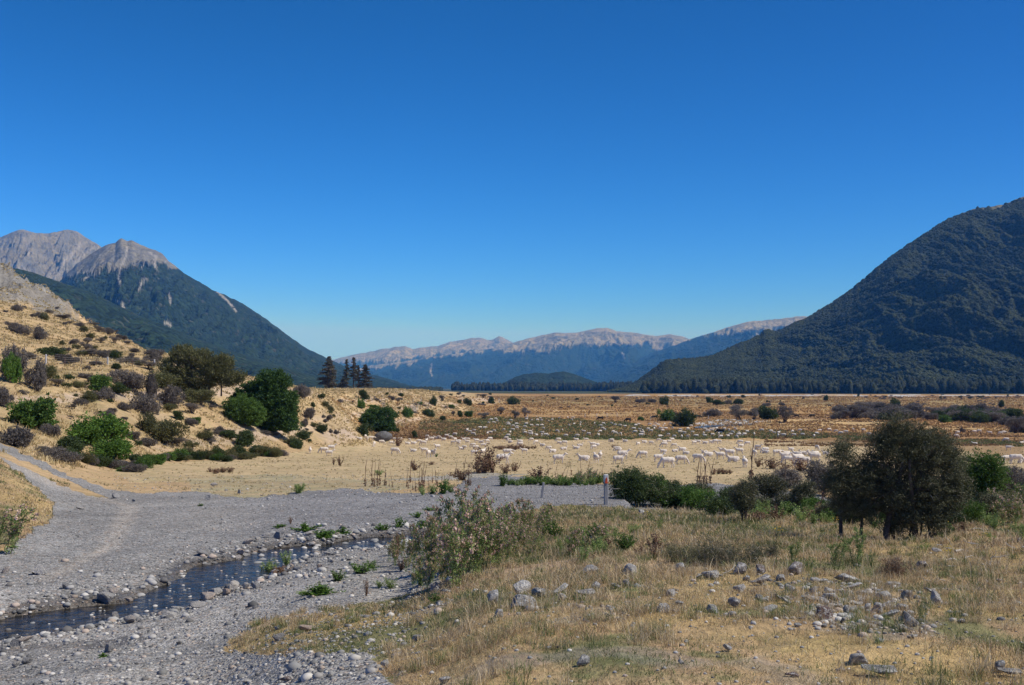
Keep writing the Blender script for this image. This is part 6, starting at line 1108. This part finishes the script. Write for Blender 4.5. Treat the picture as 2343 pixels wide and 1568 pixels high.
# ------------------------------------------------------------ near bushes and the matagouri
big_tree('matagouri_tree', 2020, 1236, [(-89,0,196,35,34,32),(-69,4,145,56,50,44),(-30,0,165,30,30,30),(29,0,253,42,38,38),(0,0,215,36,36,40),(61,0,200,74,58,58),(112,0,212,44,40,42),(150,5,165,46,44,50),(0,0,140,50,46,46),(82,-8,117,60,50,48),(140,0,100,44,42,42),(-84,0,82,30,30,38),(62,-10,62,36,34,40),(124,-6,36,32,28,34),(-60,6,110,50,40,44),(20,0,100,50,44,44),(100,-4,70,50,40,40),(160,0,90,30,30,36),(30,4,40,34,30,36),(-48,6,120,40,36,42),(-42,0,66,34,30,34),(-104,2,120,34,30,44),(90,-10,200,60,50,60),(150,0,200,36,36,40),(24,0,80,22,24,34),(175,0,120,26,28,34)], 1, L_MATA, 4.4, 3900, 46, 5.6, [(-91,22,5),(8,0,8.5),(75,0,8),(-45,20,4),(30,5,4),(60,12,3),(110,8,3),(28,10,3),(90,20,2.5)], 'big dark twiggy matagouri tree with bare trunks on the right of the near bank', seed=61, asp=.3, dmin=14, shell=(.2, 1.04), nst=200, twigs=3800)
def nb(name, u, v, w_, h_, mat, label, seed, trunkh=0., n=520, leaf=3.2, asp=.4, dmin=24, cat='bush', group=None):
    w_ *= 1.2; n = int(n * 1.7); leaf *= 1.15; k_ = 6; q = np.random.default_rng(seed); ct = trunkh * h_; hh = h_ - ct
    E = [(q.uniform(-.28, .28) * w_, q.uniform(-.2, .2) * w_, ct + hh * q.uniform(.3, .62), w_ * q.uniform(.22, .32), w_ * q.uniform(.22, .3), hh * q.uniform(.28, .38)) for _ in range(k_)] + [(0, 0, ct + hh * .42, w_ * .36, w_ * .3, hh * .42)]
    big_tree(name, u, v, E, 1, mat, leaf, n // 2, 34, 4.6, [(0, 0, 2.2), (w_ * .08, 0, 1.6)], label, seed=seed, asp=asp, dmin=dmin, cat=cat, shell=(.4, 1.05), nst=50, group=group, twigs=n if mat in (L_MATA, L_GREY) else n // 3)
nb('ivy_bush', 1452, 1158, 122, 96, L_DARK, 'dense dark green bush behind the post with the red marker', 71, n=1100); nb('ivy_bush', 1488, 1156, 70, 76, L_GREEN, 'yellow green right shoulder of the dark bush by the marked post', 72, n=500, leaf=3)
nb('ivy_bush', 1560, 1160, 100, 54, L_DARK, 'low dark green bush right of the leaning white stake', 73, n=620); nb('ivy_bush', 1600, 1166, 70, 50, L_GREEN, 'low mid green bush between the stake and the narrow bush', 74, n=400); nb('low_bush', 1645, 1180, 62, 44, L_DARK, 'dark tangled bush left of the narrow leggy bush', 75, n=340)
nb('leggy_bush', 1700, 1196, 58, 108, L_MATA, 'narrow leggy dark matagouri bush with a bare foot', 76, .22, 560, 3.4, .3); nb('grey_bush', 1762, 1152, 70, 76, L_MATA, 'round dark twiggy bush in front of the grey scree', 77, .1, 520, 3.4, .3); nb('grey_bush', 1836, 1180, 56, 84, L_MATA, 'upright dark twiggy bush beside the scree near the matagouri', 78, .12, 460, 3.4, .3)
nb('grey_bush', 1880, 1134, 56, 82, L_GREY, 'soft grey bush touching the left of the matagouri', 79, n=420, dmin=30); nb('grey_bush', 1800, 1118, 60, 50, L_GREY, 'grey brown bush behind the round twiggy one', 80, n=300, dmin=34)
nb('green_tall_bush', 2238, 1172, 104, 150, L_GREEN, 'tall yellow green bush right of the matagouri', 81, n=1300, leaf=3.6); nb('green_tall_bush', 2190, 1150, 60, 120, L_GREEN, 'green bush half hidden behind the right of the matagouri', 82, n=500); nb('grey_bush', 2312, 1140, 100, 84, L_GREY, 'grey bush cut by the right edge of the picture', 83, n=560, dmin=30); nb('grey_bush', 2370, 1150, 80, 80, L_GREY, 'second grey bush at the right edge', 84, n=360, dmin=30)
nb('low_bush', 2150, 1170, 80, 40, L_GREEN, 'low green undergrowth bush behind the matagouri trunks', 88, n=360); nb('low_bush', 1990, 1180, 90, 44, L_DARK, 'dark low bush in the shade behind the left matagouri trunk', 89, n=360)
rs = random.Random(63)
for i, (u, v, w_, h_, m) in enumerate([(1525,1140,60,40,L_DARK),(1590,1142,60,36,L_OLIVE),(1670,1158,50,40,L_DARK),(1730,1172,50,34,L_MATA),(1800,1168,56,40,L_MATA),(1868,1180,50,44,L_GREEN),(1900,1196,50,44,L_MATA),(2215,1196,70,50,L_GREEN),(2260,1190,80,60,L_MATA),(2310,1186,80,60,L_OLIVE),(2350,1176,70,70,L_GREEN),(2180,1210,60,44,L_DARK),(2100,1196,60,50,L_DARK),(2050,1196,60,50,L_GREEN),(1940,1200,60,50,L_DARK)]):
    nb('scrub_bush', u, v, w_ * 1.15, h_ * 1.1, m, ['low tangled bush in the belt behind the near grass left of the matagouri tree', 'low tangled bush in the belt behind and right of the matagouri trunks'][u > 1915], 300 + i, n=300, group=['belt bushes left of the matagouri', 'belt bushes right of the matagouri'][u > 1915])
for i in range(44):
    u = rs.uniform(1470, 2342); weed(rs.choice(['dock', 'mix', 'mix', 'green']), u, np.interp(u, [1470, 1700, 1900, 2342], [1162, 1184, 1200, 1215]) + rs.uniform(-14, 8), rs.uniform(20, 44), rs.uniform(20, 44), 'rough dry weed in the belt of scrub behind the near grass', 'belt weeds', dmin=16)
# low sprawling twiggy bushes
def sprawl(u, v, w_, h_, label, seed, mat, n):
    q = np.random.default_rng(seed); E = [(q.uniform(-.38, .38) * w_, q.uniform(-.16, .16) * w_, h_ * q.uniform(.2, .5), w_ * q.uniform(.10, .17), w_ * q.uniform(.1, .16), h_ * q.uniform(.3, .5)) for _ in range(9)]
    big_tree('sprawling_bush', u, v, E, 1, mat, 4.6, n, 12, 4.5, [(0, 0, 1.2), (w_ * .2, 0, 1), (-w_ * .2, 0, 1)], label, bark=B_TWIG, seed=seed, asp=.16, dmin=8, cat='bush', shell=(.1, 1.1), nst=160, twigs=n)
sprawl(1660, 1300, 215, 76, 'wide low twiggy dark bush lying in the dry grass', 91, L_MATA, 900); sprawl(1560, 1290, 110, 50, 'left low wing of twiggy scrub beside the wide twiggy bush', 94, L_OLIVE, 260)
sprawl(2045, 1322, 105, 56, 'low brown twiggy bush in front of the matagouri', 92, L_BROWN, 360); sprawl(1750, 1275, 60, 40, 'small twiggy bush at the right end of the wide twiggy bush', 93, L_MATA, 160)

# ------------------------------------------------------------ marked post and stakes
def near_post(u, v, w_, h_, mat, name, label, tilt=0, marker=False, dmin=20):
    p = hit(u, v, dmin); k = p[1] / F; root = bpy.data.objects.new(name, None); col.objects.link(root); root.location = p; root.rotation_euler = (0, tilt, .15); tag(root, label, 'post')
    sh = link('shaft', post_mesh(w_ * k, h_ * k, mat), parent=root)
    if marker:
        import bmesh
        bm = bmesh.new(); W = w_ * k * .42; vs = [bm.verts.new(c) for c in ((-W, 0, 0), (W, 0, 0), (W * .35, 0, W * 3.6), (-W * .3, 0, W * 3.2))]; f = bm.faces.new(vs); r = bmesh.ops.extrude_face_region(bm, geom=[f]); bmesh.ops.translate(bm, vec=(0, -.012, 0), verts=[q for q in r['geom'] if isinstance(q, bmesh.types.BMVert)]); me = bpy.data.meshes.new('red_marker'); bm.to_mesh(me); bm.free(); me.materials.append(M_RED)
        link('red_marker', me, parent=sh, loc=(0, -w_ * k * .4 - .012, h_ * k * .74)); link('cap', post_mesh(w_ * k * 1.12, h_ * k * .07, M_WHITE), parent=sh, loc=(0, 0, h_ * k * .97))
        g = Geo(); tube(g, [(w_ * k * .5, 0, h_ * k * .6), (w_ * k * 2, .1, h_ * k * .53), (w_ * k * 3.6, .2, h_ * k * .52)], .006, 4); link('loose_wire', g.mesh('loose_wire', M_WIRE), parent=root)
near_post(1386, 1155, 9, 66, M_POST, 'marker_post', 'weathered grey post with a red marker near its white top', 0, True)
near_post(1514, 1158, 6.5, 32, M_WHITE, 'leaning_stake', 'short white stake leaning right of the marked post', .22); near_post(1239, 1140, 5, 36, M_POST, 'thin_stake', 'thin pale stake on the gravel behind the thistles', .12)

# ------------------------------------------------------------ driftwood
def drift(u, v, L, r_, label, seed, ang=None, group=None, rise=.1, br=3, mat=None):
    p = hit(u, v, 8)
    if p is None: return
    k = p[1] / F; rng = np.random.default_rng(seed); g = Geo(); a = ang if ang is not None else rng.uniform(0, 3.14)
    P, d = wander(rng, (0, 0, r_ * k * 1.2), (math.cos(a), math.sin(a), rise), L * k, 8, .16); P[:, 2] = np.maximum(P[:, 2], r_ * k * .8); tube(g, P, np.linspace(r_, r_ * .3, 9) * k, 5)
    for b in range(br): j = rng.integers(2, 7); Q, _ = wander(rng, P[j], d + rng.normal(size=3) * .9, L * k * rng.uniform(.2, .45), 5, .25); Q[:, 2] = np.abs(Q[:, 2]); tube(g, Q, np.linspace(r_ * .5, r_ * .15, 6) * k, 4)
    o = link('fallen_branch', g.mesh('fallen_branch', mat or B_PALE, smooth=True), loc=p); tag(o, label, 'branch', group)
for i, (a, b, L, r_, lb, an) in enumerate([(1900,500,120,10,'thick bleached branch lying below the matagouri',.3),(1830,560,110,6,'bleached branch under the thick one',.1),(1960,545,90,6,'forked bleached branch right of the thick one',1.),(2060,280,110,5,'curved white branch at the right below the brown thistles',-.5),(1970,362,150,3,'long straight pale stick lying flat on the right',0.),(1780,450,170,4,'grey stick lying right of the matagouri trunks',-.25),(2100,540,140,5,'brown fallen branch at the right edge of the driftwood',-.3),(2110,700,50,5,'short pale stick standing in the dry grass',1.4),(400,635,130,4,'pale stick lying among the lichened rocks',-.05),(1850,590,60,5,'small pale branch at the bottom of the driftwood',.5),(2250,250,90,4,'pale twig in the brown thistles at the right',-.9),(1000,330,140,2.4,'thin stick in the grass left of the matagouri',-.2)]):
    drift(*z6(a, b), L * .36, r_ * .36, lb, 800 + i, an)
drift(*z5b(705, 810), 52, 3.2, 'flat weathered board like branch under the thistle patch', 830, 0, rise=0, br=0)
for i in range(16): drift(*z6(rs.uniform(1700, 2343), rs.uniform(420, 700)), rs.uniform(12, 34), rs.uniform(.8, 1.8), 'small pale twig scattered in the dry grass around the driftwood', 850 + i, group='scattered twigs')

# ------------------------------------------------------------ rocks
def r4(a, b): return .3634 * a, 998 + .3634 * b
RS = [(1465,978,95,80,'P','large cream boulder with a tan face at the stream bend'),(1545,972,45,65,'P','upright pale rock right of the large cream boulder'),(1602,962,80,52,'R','flat pale rock at the right end of the bend rocks'),(1520,757,74,62,'P','pale upright rock on the far side of the stream'),(1495,782,88,30,'R','flat grey rock at the foot of the pale upright one'),(1652,747,66,52,'P','pale block rock standing in the upper stream'),(1395,742,42,36,'P','small cream rock left of the pale upright one'),(1265,752,88,42,'R','grey slab beside the small cream rock'),(1560,682,76,42,'P','pale rock above the upright one'),(1675,642,72,42,'R','dark grey rock at the left of the far bank group'),(1745,644,82,46,'R','grey rock right of the dark one on the far bank'),(1945,628,76,36,'P','pale rock under the far bank herb'),(1950,698,112,36,'R','long low rock in the upper stream'),(2060,752,70,28,'P','long tan boulder in the upper stream'),(2085,622,50,40,'R','grey rock beside the broad herb'),(1290,1035,132,64,'R','large dark grey boulder on the near bank of the bend'),(1358,1010,120,58,'R','brown grey boulder right of the large dark one'),(1425,1003,84,50,'R','grey rock between the boulders and the cream one'),(1215,1088,142,52,'R','long grey slab on the near bank'),(1055,1142,112,46,'R','rounded grey rock further down the near bank'),(822,1178,112,56,'R','broad grey rock at the narrowing of the stream'),(850,1124,92,32,'R','flat wet rock in front of the narrowing'),(720,1162,66,60,'R','square pale rock at the narrowing'),(690,1112,56,36,'P','tan rock sitting in the stream'),(640,1052,132,72,'R','wide grey slab on the far bank above the lower pool'),(700,1003,82,62,'P','pale block on top of the wide grey slab'),(812,1052,82,36,'R','grey wedge rock right of the slab'),(870,1042,72,22,'R','low rock right of the grey wedge'),(240,872,108,62,'R','big pale grey rock alone on the left gravel'),(28,862,50,38,'R','grey rock near the left edge of the gravel'),(150,1302,112,44,'P','pale flat rock at the lower left pool edge'),(85,1324,82,50,'R','grey rock at the lower left pool edge'),(100,1284,64,36,'R','rock behind the two at the lower left pool edge'),(20,1272,44,28,'R','rock cut by the left edge beside the pool'),(152,1142,42,26,'P','small tan rock on the far edge of the lower pool'),(266,1222,62,36,'R','dark rock standing in the lower pool'),(170,1432,84,42,'R','grey rock in the wet mud at the lower left'),(98,1458,54,50,'P','tan stone in the wet mud at the lower left'),(402,962,52,36,'R','dark rock on the left gravel above the pool'),(500,462,54,22,'P','small flat white rock on the gravel track'),(715,392,62,40,'R','rock at the far edge of the track fork'),(838,412,42,20,'R','small pale rock near the far gravel edge'),(1300,402,42,36,'R','dark rock at the far gravel edge'),(1505,362,30,30,'R','small red brown rock at the far gravel edge'),(1345,318,50,30,'P','pale stone on the dry flat behind the gravel'),(1130,1312,46,26,'R','tan stone on the near gravel'),(1760,1284,84,40,'R','flat grey stone in the green grass of the near bank'),(1935,1230,142,46,'R','rough pale ledge rock in the near grass'),(1800,1548,92,52,'L','angular grey rock at the bottom left of the near grass'),(1545,1562,104,44,'L','flat grey rock at the bottom of the gravel edge'),(2118,1158,42,34,'R','small round grey stone in the near grass'),(690,1362,70,60,'R','upright dark stone on the near left bank'),(1600,1088,40,26,'R','small dark stone on the near gravel right of the bend')]
RSC = .92
for a, b, w_, h_, lib, lb in RS:
    u, v = r4(a, b); rock(u, v, w_ * .3634 * 1.05, h_ * .3634 * 1.1, {'P': STONEP, 'R': STONE, 'L': STONEL}[lib], lb)
for a, b, w_, h_ in [(1220,915,36,22),(1115,968,26,20),(1290,818,50,24),(1345,808,50,20),(1460,847,42,16),(1550,867,54,18),(1612,882,54,18),(1670,892,54,22),(1145,1008,60,16),(600,1105,60,18),(400,1198,30,14),(190,1225,30,18),(215,1140,40,18),(1720,740,40,20),(560,1088,50,14),(1010,1040,36,12),(950,1090,44,14)]:
    u, v = r4(a, b); rock(u, v, w_ * .3634, h_ * .3634, STONE, 'low wet stone breaking the surface of the stream', 'stones in the water', sink=.1)
rs = random.Random(91)
_m = (_f + _n) / 2
SMALL = []
for i in range(230):
    j = rs.randrange(20, 250); A = _n[j] if i % 2 else _f[j]; B = _f[j] if i % 2 else _n[j]; d_ = A - B; d_ /= np.hypot(*d_) + 1e-6; q = A + d_ * abs(rs.gauss(.05, .35 if i % 3 else .9)) + np.array([rs.uniform(-.1, .1), 0]); z_ = gz(*q); u, v = project(q[0], q[1], z_)
    if u < -60 or u > 980: continue
    s = min(.04 * math.exp(rs.gauss(0, .5)) * (1.4 if u > 380 else 1.1), .09)
    if i >= 80 or s < .034: SMALL.append((q[0], q[1], z_ + s * .2, s)); continue
    o = link('rock', (STONE if rs.random() < .72 else STONEP)[rs.randrange(4)], loc=(q[0], q[1], z_ + s * .25), scale=(s * rs.uniform(1, 1.5), s, s * rs.uniform(.6, .9)), rot=(rs.uniform(-.3, .3), rs.uniform(-.3, .3), rs.uniform(0, 6.28)))
    sd2 = 'near' if i % 2 else 'far'; tag(o, 'fist sized stream stone strewn along the %s bank' % sd2, 'rock', 'stones along the %s bank' % sd2)
for i in range(34):      # stones of the islet and upper banks
    a, b = rs.uniform(1750, 2250), rs.uniform(760, 860) if i % 2 else rs.uniform(600, 700); u, v = r4(a, b); s = rs.uniform(26, 60); rock(u, v, s * .3634, s * .62 * .3634, rs.choice([STONE, STONE, STONEP]), 'grey stone in the jumble around the upper stream', 'upper stream stones')
RSC = 1.3
R6 = [(520,637,104,72,'large white lichened rock above the scatter'),(640,632,78,46,'round lichened rock right of the large white one'),(878,642,112,76,'tall lichened rock behind the scatter'),(340,668,112,52,'broad pale rock at the left end of the scatter'),(655,712,112,66,'dark red broken rock in front of the round lichened one'),(520,758,88,52,'smooth dark grey stone'),(782,677,62,32,'flat pale stone under the tall lichened rock'),(832,762,84,56,'pinkish angular rock in the scatter'),(755,810,52,46,'round white stone in the scatter'),(990,772,62,52,'pale wedge stone right of the pinkish one'),(1200,698,152,72,'largest slab of the scatter, tilted'),(992,692,72,32,'flat stone left of the largest slab'),(1062,692,74,28,'second flat stone left of the largest slab'),(1245,742,112,42,'pale stone below the largest slab'),(1330,788,94,44,'flat lichened stone right of the middle'),(1455,812,104,52,'pale lichened rock right of the flat one'),(1120,812,94,62,'grey block in the middle of the scatter'),(1062,852,94,54,'block just below the grey one'),(1780,832,84,72,'stacked pale rock at the right of the scatter'),(1600,802,72,52,'grey rock left of the stacked pale rock'),(1050,932,114,72,'rough pale rock low in the scatter'),(1485,927,112,52,'dark tilted slab with a white stripe'),(1612,978,104,84,'pointed rock dark on its left and white on its right'),(1570,1012,84,44,'stone under the pointed rock'),(1290,1217,124,54,'dark red stone alone in the near grass'),(1430,1305,184,84,'long white lichened rock near the bottom'),(2200,1272,104,64,'dark rock near the bottom right corner'),(2270,1302,124,60,'pale rock right of the dark one in the corner'),(490,852,84,62,'rough rock with a dark left face'),(700,882,94,38,'flat brown rock below the scatter'),(330,887,94,42,'flat grey rock at the lower left of the scatter'),(135,617,64,44,'small pale rock left of the twiggy bush front'),(430,1138,62,52,'small dark rock alone in the near grass')]
for a, b, w_, h_, lb in R6:
    u, v = z6(a, b); rock(u, v, w_ * .3542, h_ * .3542, STONEL, lb if 'rock' in lb or 'stone' in lb or len(lb.split()) > 3 else lb + ' rock')
for a, b, w_, h_ in [(960,812,62,32),(925,802,52,32),(20,882,74,38),(130,842,64,32),(1745,762,74,34),(1200,902,54,60),(1340,882,64,52),(1410,892,74,60),(1570,872,84,34),(1640,1052,74,28),(470,912,64,28),(860,1302,84,34),(1170,1272,64,38),(1180,952,44,32),(1080,762,62,34),(1150,757,44,30),(880,977,54,24),(630,802,64,28),(812,832,64,42),(1000,902,54,42),(1700,602,74,42),(1500,722,104,34),(1270,850,70,40),(1100,900,60,40),(1380,970,40,28),(1290,830,60,40),(1550,760,50,30),(1330,700,50,30),(910,935,50,24),(1240,980,50,24),(1950,950,50,24),(560,680,50,36),(250,660,50,30),(1160,860,60,40),(1440,870,50,40),(1240,890,60,44),(980,860,50,34),(1690,870,50,30),(1060,980,40,24),(1790,500,60,34),(2190,690,44,24),(1400,760,60,34),(1500,840,60,40),(130,1217,44,28),(60,780,60,36)]:
    u, v = z6(a, b); rock(u, v, w_ * .3542, h_ * .3542, STONEL, 'small angular grey stone in the scatter of rocks on the near bank', 'small stones of the scatter')
R5 = [(1110,988,116,80,'rounded lichened boulder left of the dark one'),(1280,932,124,92,'dark weathered boulder in the grass'),(1292,1008,156,68,'flat lichened boulder below the dark one'),(1412,938,94,62,'grey rock right of the dark boulder'),(1540,922,94,62,'cracked grey rock in the middle of the boulder row'),(1548,965,60,44,'small block under the cracked grey rock'),(1700,945,114,64,'brown grass covered rock at the right of the boulder row'),(1765,888,64,46,'upright brown rock behind the grass covered one'),(1962,868,66,32,'pale flat stone right of the boulder row'),(1900,882,64,28,'second pale flat stone right of the boulder row'),(742,902,66,54,'pale rock below the thistle patch'),(812,914,66,30,'low stone right of the pale rock below the thistles'),(832,862,84,62,'dark mossy rock under the thistle patch'),(1720,795,94,56,'tan rock half buried in the dry grass'),(1975,804,84,64,'grey wedge rock half buried in the dry grass'),(2055,424,58,38,'pale rounded rock in the green grass under the marked post'),(2165,434,24,18,'tiny pale rock right of the rounded one'),(1155,1064,60,42,'small dark stone below the flat lichened boulder'),(640,1214,66,44,'grey stone in the dry grass at the lower middle'),(430,1388,54,50,'upright dark stone at the lower left of the grass'),(2190,1032,94,42,'flat lichened stone left of the scatter'),(1690,1372,94,62,'dark red brown clod in the near grass'),(800,1484,104,34,'flat stone at the bottom edge of the picture')]
for a, b, w_, h_, lb in R5:
    u, v = z5b(a, b); rock(u, v, w_ * .3614, h_ * .3614, STONEL, lb)
def small_stones():
    rng = np.random.default_rng(9)
    for (a0, a1, b0, b1, n, f, lo, hi) in ((0, 900, 780, 1480, 90, z5b, 10, 34), (100, 1900, 620, 1000, 150, z6, 12, 40), (900, 2300, 760, 1480, 70, z5b, 10, 30), (0, 2343, 1000, 1353, 90, z6, 8, 30), (1700, 2300, 560, 900, 110, r4, 14, 44), (0, 1200, 850, 1300, 110, r4, 14, 50), (0, 1300, 1350, 1560, 60, r4, 12, 40)):
        for i in range(n):
            a = rs.uniform(a0, a1) if f is not z6 or b1 > 1100 else rs.triangular(a0, a1, 1150); b = rs.uniform(b0, b1); u, v = f(a, b); p = hit(u, v, 5)
            if p is None or (float(stream_dist(np.array([p[0]]), np.array([p[1]]))[0]) < .05): continue
            s = rs.uniform(lo, hi) * .36 * p[1] / F * .5; SMALL.append((p[0], p[1], p[2] + s * .3, s))
    for i in range(170):
        a = rs.gauss(1230, 230); b = rs.gauss(850, 75); u, v = z6(a, b); p = hit(u, v, 5)
        if p: s = rs.uniform(22, 58) * .36 * p[1] / F * .5; SMALL.append((p[0], p[1], p[2] + s * .25, s))
    for i in range(170):
        j = rs.randrange(10, 255); t = rs.uniform(.08, .92); q = _n[j] * t + _f[j] * (1 - t); s = .03 * math.exp(rs.gauss(0, .45)) * (1.7 if j > 150 else 1); SMALL.append((q[0], q[1], WZ - .02 - s * rs.uniform(.1, .7), s))
    A = np.array(SMALL); base = ico(2); n = len(A); V, Fq = scatter_geo(base, A[:, :3], A[:, 3] * 1.1, A[:, 3] * .7, rng, .1)
    C = np.array([(.28, .28, .27), (.40, .39, .37), (.56, .54, .50), (.15, .145, .14), (.46, .38, .32)])[rng.choice(5, n, p=[.3, .3, .22, .1, .08])]
    tag(link('scattered_stones', make_mesh('scattered_stones', V, Fq, bpy.data.materials['gravel_stone'], {'col': np.repeat(C, len(base[0]), 0)})), kind='stuff', label='small loose stones strewn over the near grass and stream banks')
small_stones()
# ------------------------------------------------------------ air
def build_haze():
    x0, x1, y0, y1, z0, z1 = -16000, 16000, -600, 24500, -30, 1450
    V = [(x, y, z) for x in (x0, x1) for y in (y0, y1) for z in (z0, z1)]
    Fq = [(0, 1, 3, 2), (4, 6, 7, 5), (0, 4, 5, 1), (2, 3, 7, 6), (0, 2, 6, 4), (1, 5, 7, 3)]
    m = bpy.data.materials.new('haze'); m.use_nodes = True; nt = m.node_tree; nt.nodes.clear()
    out = nt.nodes.new('ShaderNodeOutputMaterial'); pv = nt.nodes.new('ShaderNodeVolumePrincipled')
    pv.inputs['Color'].default_value = (.10, .38, 1, 1); pv.inputs['Absorption Color'].default_value = (1, 1, 1, 1); pv.inputs['Density'].default_value = HAZE; pv.inputs['Anisotropy'].default_value = 0
    nt.links.new(pv.outputs[0], out.inputs['Volume'])
    tag(link('haze', make_mesh('haze', V, Fq, m)), kind='stuff')
HAZE = 6.5e-5
build_haze()
